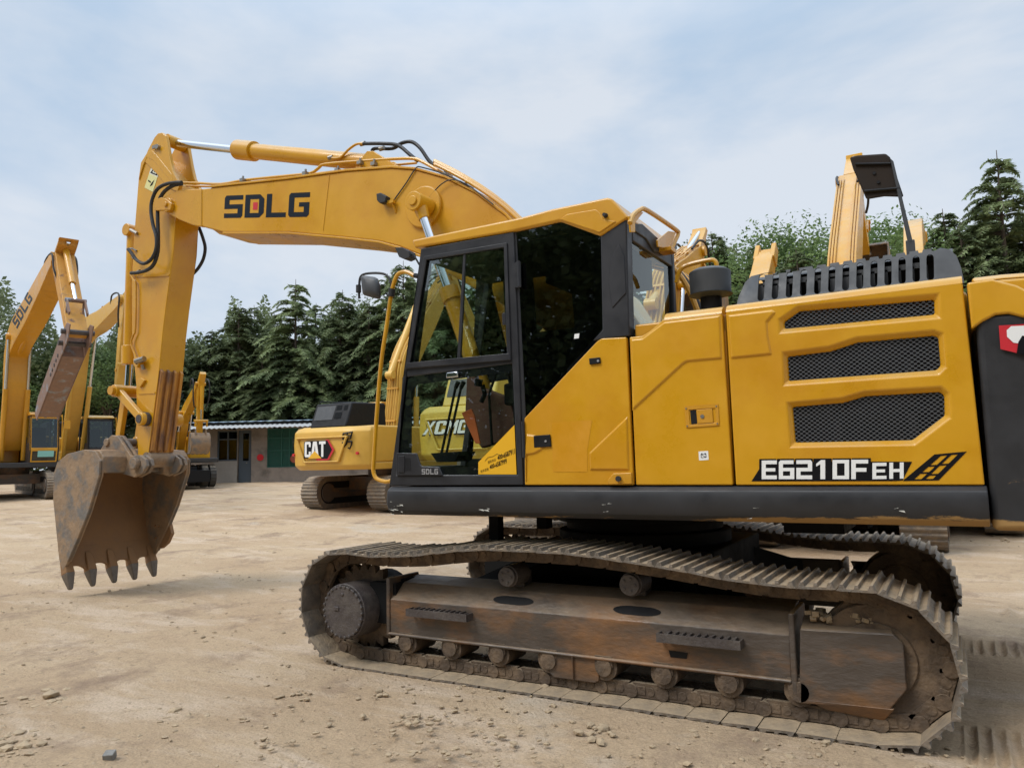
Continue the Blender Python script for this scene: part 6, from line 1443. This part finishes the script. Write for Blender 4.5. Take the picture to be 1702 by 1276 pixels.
za = LS(349, 712, -1.0)[1]; corrug(-1.6, LEN, -1.1, za, .1, za + .28, 300, .025, greyr, 'awning')
zr = LS(349, 701, -.3)[1]; corrug(-1.4, LEN + .4, -.4, zr - .02, 5.2, zr + .30, 160, .012, bluem, 'roof')
b = MB(); b.bb(-1.3, LEN, -.38, -.3, zr - .16, zr - .07); 
for i in range(9): b.bb(-1.0 + i * 2.2, -.93 + i * 2.2, -1.0, .05, za - .05, za + .02)
obj('eave_beam', b, 'under', SH)
# posters beside the window
p = LS(433, 760); o = None
b = MB(); b.cyl((p[0], -.02, p[1]), (p[0], -.06, p[1]), .16, n=20); o = obj('wall_lantern', b, 'red', None); o.location = oS; o.rotation_euler = (0, 0, math.atan2(ex.y, ex.x)); tag(o, 'round red lantern hanging on the shed wall left of the green window', 'lantern')
p = LS(490, 762); b = MB(); b.cyl((p[0], -.02, p[1]), (p[0], -.08, p[1]), .2, n=20); o = obj('hose_reel', b, mat('brown_red_reel', (.3, .07, .04), .6), None); o.location = oS; o.rotation_euler = (0, 0, math.atan2(ex.y, ex.x)); tag(o, 'brown and red reel on the shed wall right of the green window', 'reel')

# ================================================================ TREES
def leafmat(name, c1, c2):
    m = bpy.data.materials.new(name); m.use_nodes = True; nt = m.node_tree; b = nt.nodes['Principled BSDF']; b.inputs['Roughness'].default_value = .7; b.inputs['Specular IOR Level'].default_value = .25
    tc = nn(nt, 'ShaderNodeTexCoord'); n = nn(nt, 'ShaderNodeTexNoise'); n.inputs['Scale'].default_value = .9; n.inputs['Detail'].default_value = 4; lk(nt, tc.outputs['Object'], n.inputs[0])
    r = nn(nt, 'ShaderNodeMapRange'); r.inputs[1].default_value = .38; r.inputs[2].default_value = .62; lk(nt, n.outputs[0], r.inputs[0])
    oi = nn(nt, 'ShaderNodeObjectInfo'); mx = nn(nt, 'ShaderNodeMix', data_type='RGBA'); mx.inputs[6].default_value = (*c1, 1); mx.inputs[7].default_value = (*c2, 1); lk(nt, r.outputs[0], mx.inputs[0])
    hs = nn(nt, 'ShaderNodeHueSaturation'); r2 = nn(nt, 'ShaderNodeMapRange'); r2.inputs[3].default_value = .75; r2.inputs[4].default_value = 1.3; lk(nt, oi.outputs['Random'], r2.inputs[0]); lk(nt, r2.outputs[0], hs.inputs['Value']); lk(nt, mx.outputs[2], hs.inputs['Color']); lk(nt, hs.outputs[0], b.inputs['Base Color'])
    tr = nn(nt, 'ShaderNodeBsdfTranslucent'); lk(nt, hs.outputs[0], tr.inputs[0]); ms = nn(nt, 'ShaderNodeMixShader'); ms.inputs[0].default_value = .35; out = nt.nodes['Material Output']; lk(nt, b.outputs[0], ms.inputs[1]); lk(nt, tr.outputs[0], ms.inputs[2]); lk(nt, ms.outputs[0], out.inputs[0]); return m
ced = leafmat('blue_green_needles', (.13, .165, .078), (.26, .31, .145)); brd = leafmat('mid_green_leaves', (.09, .14, .05), (.19, .26, .085))
def cedar(seed, H=13.0, Rm=3.6, bare=.16):
    rn = random.Random(seed); tk = MB(); lean_ = Vector((rn.uniform(-.3, .3), rn.uniform(-.3, .3), 0))
    pts = [Vector((lean_.x * (t ** 2), lean_.y * (t ** 2), H * t)) for t in [i / 8 for i in range(9)]]; tk.tube(pts, [.2 * (1 - t) + .012 for t in [i / 8 for i in range(9)]], n=7)
    V = []; F = []
    def leaf(p, d, l, w, tw):
        s = d.cross(Vector((0, 0, 1)));  s = s.normalized() if s.length > .01 else Vector((1, 0, 0)); s = (s + Vector((0, 0, tw))).normalized() * w
        o = len(V); V.extend([p - s * .5, p + s * .5, p + d * l + s * .12, p + d * l - s * .12]); F.append((o, o + 1, o + 2, o + 3))
    z = H * bare
    while z < H * .985:
        t = z / H; L = Rm * ((1 - t) ** .75) * (.55 + .45 * min(1, (t - bare) / .12 + .4)); nb = 5 if t < .85 else 4
        for k in range(nb):
            az = rn.uniform(0, 2 * PI); l = L * rn.uniform(.55, 1.15) + .15; up = rn.uniform(.05, .28) + .25 * t
            base = Vector((lean_.x * t * t, lean_.y * t * t, z + rn.uniform(-.15, .15))); h = Vector((math.cos(az), math.sin(az), 0))
            P = []; n = 7
            for i in range(n + 1): s = i / n; P.append(base + h * l * s + Vector((0, 0, l * (up * s - (up + .22) * s * s * s + .0))))
            tk.tube(P, [.045 * (1 - i / (n + 1)) * (1 - t * .6) + .006 for i in range(n + 1)], n=4, cap=False)
            m = int(l * 24) + 5
            for j in range(m):
                s = (j + rn.random()) / m; s = .12 + .88 * s; i = min(int(s * n), n - 1); p = P[i].lerp(P[i + 1], s * n - i); dr_ = (P[i + 1] - P[i]).normalized()
                wd = .62 * l * .42 * (1 - s) ** .6 + .10
                for sd_ in (-1, 1):
                    side_ = h.cross(Vector((0, 0, 1))) * sd_; dd = (dr_ * .7 + side_ * rn.uniform(.5, 1.1) + Vector((0, 0, rn.uniform(-.35, .12)))).normalized(); ll = wd * rn.uniform(.6, 1.2)
                    q = 3 if ll > .45 else 2 if ll > .22 else 1
                    for e in range(q): 
                        pp = p + dd * ll * (e / q) + Vector((0, 0, rn.uniform(-.05, .03) - .06 * (e / q) ** 2)); leaf(pp, (dd + Vector((rn.uniform(-.3, .3), rn.uniform(-.3, .3), rn.uniform(-.35, .15)))).normalized(), ll / q * 1.0 + .05, rn.uniform(.05, .11), rn.uniform(-.7, .7))
        z += (.26 + .22 * (1 - t)) * rn.uniform(.75, 1.25)
    o = len(V); lb = MB(); lb.v = V; lb.f = F; lb.mi = [0] * len(F); return tk, lb
def broad(seed, H=9, Rm=3.2):
    rn = random.Random(seed); tk = MB(); tk.tube([(0, 0, 0), (.1, .05, H * .35), (-.05, .1, H * .7), (0, 0, H * .9)], [.22, .16, .08, .02], n=7, smooth=3)
    V = []; F = []; cl_ = []
    for i in range(26):
        a = rn.uniform(0, 6.28); zz = rn.uniform(.28, 1.0); rr_ = Rm * math.sin(PI * min(.97, (zz - .12) ** .8)) * rn.uniform(.3, .95); c = Vector((rr_ * math.cos(a), rr_ * math.sin(a), H * zz)); cl_.append((c, rn.uniform(.6, 1.15))); tk.tube([(0, 0, H * zz * .6), c * .5 + Vector((0, 0, H * zz * .42)), c], [.06, .035, .01], n=4, cap=False)
    for c, r in cl_:
        for j in range(420):
            d = Vector((rn.gauss(0, 1), rn.gauss(0, 1), rn.gauss(0, .75))).normalized(); p = c + d * r * rn.uniform(.55, 1.1); t_ = Vector((rn.gauss(0, 1), rn.gauss(0, 1), rn.gauss(0, .6))).normalized(); s = t_.cross(d + Vector((.01, 0, .02))).normalized(); l = rn.uniform(.10, .19); w_ = l * .55; o = len(V)
            V.extend([p - s * w_ * .5, p + t_ * l * .5, p + s * w_ * .5, p - t_ * l * .5]); F.append((o, o + 1, o + 2, o + 3))
    lb = MB(); lb.v = V; lb.f = F; lb.mi = [0] * len(F); return tk, lb
PROT = []
def tree_obj(tk, lb, lm, name, label):
    r = thing(name, label, 'tree', (0, 0, 0), 0); obj('trunk', tk, 'bark', r, fix=False); obj('crown', lb, lm, r, smooth=0, fix=False); return r
used = {}
variants = [('c', i, cedar(100 + i * 3, 13, 4.5 + .4 * (i % 3), .14 + .03 * (i % 2))) for i in range(5)] + [('b', i, broad(50 + i)) for i in range(3)]
def place_tree(vi, px, d, toppx, toppy, label, group, widen=1.0):
    v = ray(toppx, toppy); p = CAMP + v * d; g_ = gz(p.x, p.y); Hh = p.z - g_; kind, i, (tk, lb) = variants[vi]; H0 = 13.0 if kind == 'c' else 9.4
    if vi not in used: r = tree_obj(tk, lb, ced if kind == 'c' else brd, 'cedar_tree' if kind == 'c' else 'broadleaf_tree', label); used[vi] = r
    else: r = copy_tree(used[vi])
    r['label'] = label; r['group'] = group; s = Hh / H0; r.location = (p.x, p.y, g_ - .1); sx_ = (s * .55 + .45) * widen; r.scale = (sx_, sx_, s); r.rotation_euler = (0, 0, random.uniform(0, 6.28)); return r
TL = []
# (pixel of the tip, distance, variant)  -- front rows first
left = [(316, 560, 47, 0), (345, 545, 45, 1), (372, 560, 50, 5), (398, 503, 45, 2), (425, 505, 47, 3), (452, 515, 51, 0), (492, 462, 44, 4), (520, 500, 49, 1), (562, 478, 45, 2), (590, 495, 50, 6), (612, 500, 44, 0), (640, 452, 46, 3), (668, 430, 44, 4), (690, 455, 50, 1),
        (8, 565, 46, 0), (30, 590, 44, 5), (58, 560, 47, 6), (92, 570, 49, 2), (118, 575, 46, 7), (160, 560, 48, 5), (184, 566, 45, 6), (205, 560, 50, 1), (250, 560, 48, 3), (285, 565, 46, 4), (330, 610, 40, 2), (470, 560, 41, 3), (545, 560, 41, 1), (600, 560, 42, 4), (400, 575, 41, 4), (440, 570, 40.5, 0), (510, 570, 40.5, 2)]
left = [(a, c, (e + (5.5 if e < 42.5 else 3)) if 300 < a < 700 else e, v) for a, c, e, v in left]
mid = [(720, 440, 45, 2), (760, 450, 46, 0), (800, 440, 45, 3), (850, 445, 47, 1), (900, 440, 45, 4), (950, 430, 46, 2), (1000, 425, 44, 0), (1050, 410, 45, 3)]
right = [(1110, 420, 38, 1), (1150, 412, 40, 5), (1192, 380, 35, 2), (1168, 430, 33, 6), (1228, 400, 38, 7), (1262, 400, 34, 3), (1300, 378, 37, 5), (1345, 384, 36, 6), (1385, 392, 38, 7), (1330, 410, 33, 0), (1420, 372, 40, 4), (1455, 368, 36, 5), (1485, 385, 34, 6), (1500, 372, 41, 1), (1570, 345, 35, 0), (1600, 372, 33, 3), (1625, 335, 38, 2), (1654, 248, 34, 4), (1690, 345, 35, 1), (1540, 382, 38, 7), (1720, 300, 36, 2), (1760, 330, 35, 3)]
adj = ['slender', 'drooping', 'dense', 'ragged', 'pointed', 'broad', 'layered', 'thin topped']
def place_row(lst, where, grp):
    for k, (px, py, d, vi) in enumerate(lst):
        kind = 'dark cedar' if variants[vi][0] == 'c' else 'bright green broadleaf tree'
        order = ['first', 'second', 'third', 'fourth', 'fifth', 'sixth', 'seventh', 'eighth', 'ninth', 'tenth', 'eleventh', 'twelfth', 'thirteenth', 'fourteenth', 'fifteenth', 'sixteenth', 'seventeenth', 'eighteenth', 'nineteenth', 'twentieth', 'twenty-first', 'twenty-second', 'twenty-third', 'twenty-fourth', 'twenty-fifth', 'twenty-sixth', 'twenty-seventh', 'twenty-eighth', 'twenty-ninth', 'thirtieth', 'thirty-first']
        rank = sorted(lst, key=lambda q: q[0]).index((px, py, d, vi))
        place_tree(vi, px, d, px, py, f'{kind}, {order[rank]} from the left {where}', grp, 1.15 if variants[vi][0] == 'c' else 1.2)
place_row(left, 'in the belt behind the shed', 'trees behind the shed')
place_row(mid, 'in the belt behind the big cab', 'trees behind the cab')
place_row(right, 'in the belt above the engine hood', 'trees behind the engine hood')
# far wood closing the view between the trunks
b = MB()
rn = random.Random(5)
V = []; F = []
for i in range(210000):
    a = rn.uniform(-48, 42); d = rn.uniform(50, 58); th_ = R(a); x = CAMP.x + d * math.cos(ca - th_); y = CAMP.y + d * math.sin(ca - th_); top_ = 9.5 + 1.5 * math.sin(a * .9) + math.sin(a * 2.7) + (3.0 if a > 12 else 0); z = 1 + top_ * rn.random() ** .8
    t_ = Vector((rn.gauss(0, 1), rn.gauss(0, 1), rn.gauss(0, .5))).normalized(); s = t_.cross(Vector((rn.gauss(0, 1), rn.gauss(0, 1), rn.gauss(0, 1)))).normalized(); l = rn.uniform(.16, .36); o = len(V); p = Vector((x, y, z))
    V.extend([p - s * l * .3, p + t_ * l * .5, p + s * l * .3, p - t_ * l * .5]); F.append((o, o + 1, o + 2, o + 3))
b.v = V; b.f = F; b.mi = [0] * len(F); o = obj('wood_mass', b, ced, None, smooth=0, fix=False); o['kind'] = 'stuff'; o['label'] = 'far wood reading as one dark mass behind the tree belt'; o['category'] = 'wood'

# unseen wood added behind the camera to darken what the glass and paint mirror
V = []; F = []
for i in range(150000):
    a = rn.uniform(0, 6.283); 
    th_ = rn.uniform(-100, 100); d = rn.uniform(21, 27); x = CAMP.x - d * math.cos(ca - R(th_)); y = CAMP.y - d * math.sin(ca - R(th_)); top_ = 10.5 + 1.6 * math.sin(th_ * .21) + 1.2 * math.sin(th_ * .53); z = top_ * rn.random() ** .9
    if y > -9: continue
    t_ = Vector((rn.gauss(0, 1), rn.gauss(0, 1), rn.gauss(0, .5))).normalized(); s = t_.cross(Vector((rn.gauss(0, 1), rn.gauss(0, 1), rn.gauss(0, 1)))).normalized(); l = rn.uniform(.28, .6); o = len(V); p = Vector((x, y, z))
    V.extend([p - s * l * .3, p + t_ * l * .5, p + s * l * .3, p - t_ * l * .5]); F.append((o, o + 1, o + 2, o + 3))
b = MB(); b.v = V; b.f = F; b.mi = [0] * len(F); o = obj('wood_mass', b, ced, None, smooth=0, fix=False); o['kind'] = 'stuff'; o['label'] = 'unseen wood added behind the camera to darken reflections in the cab glass'; o['category'] = 'wood'
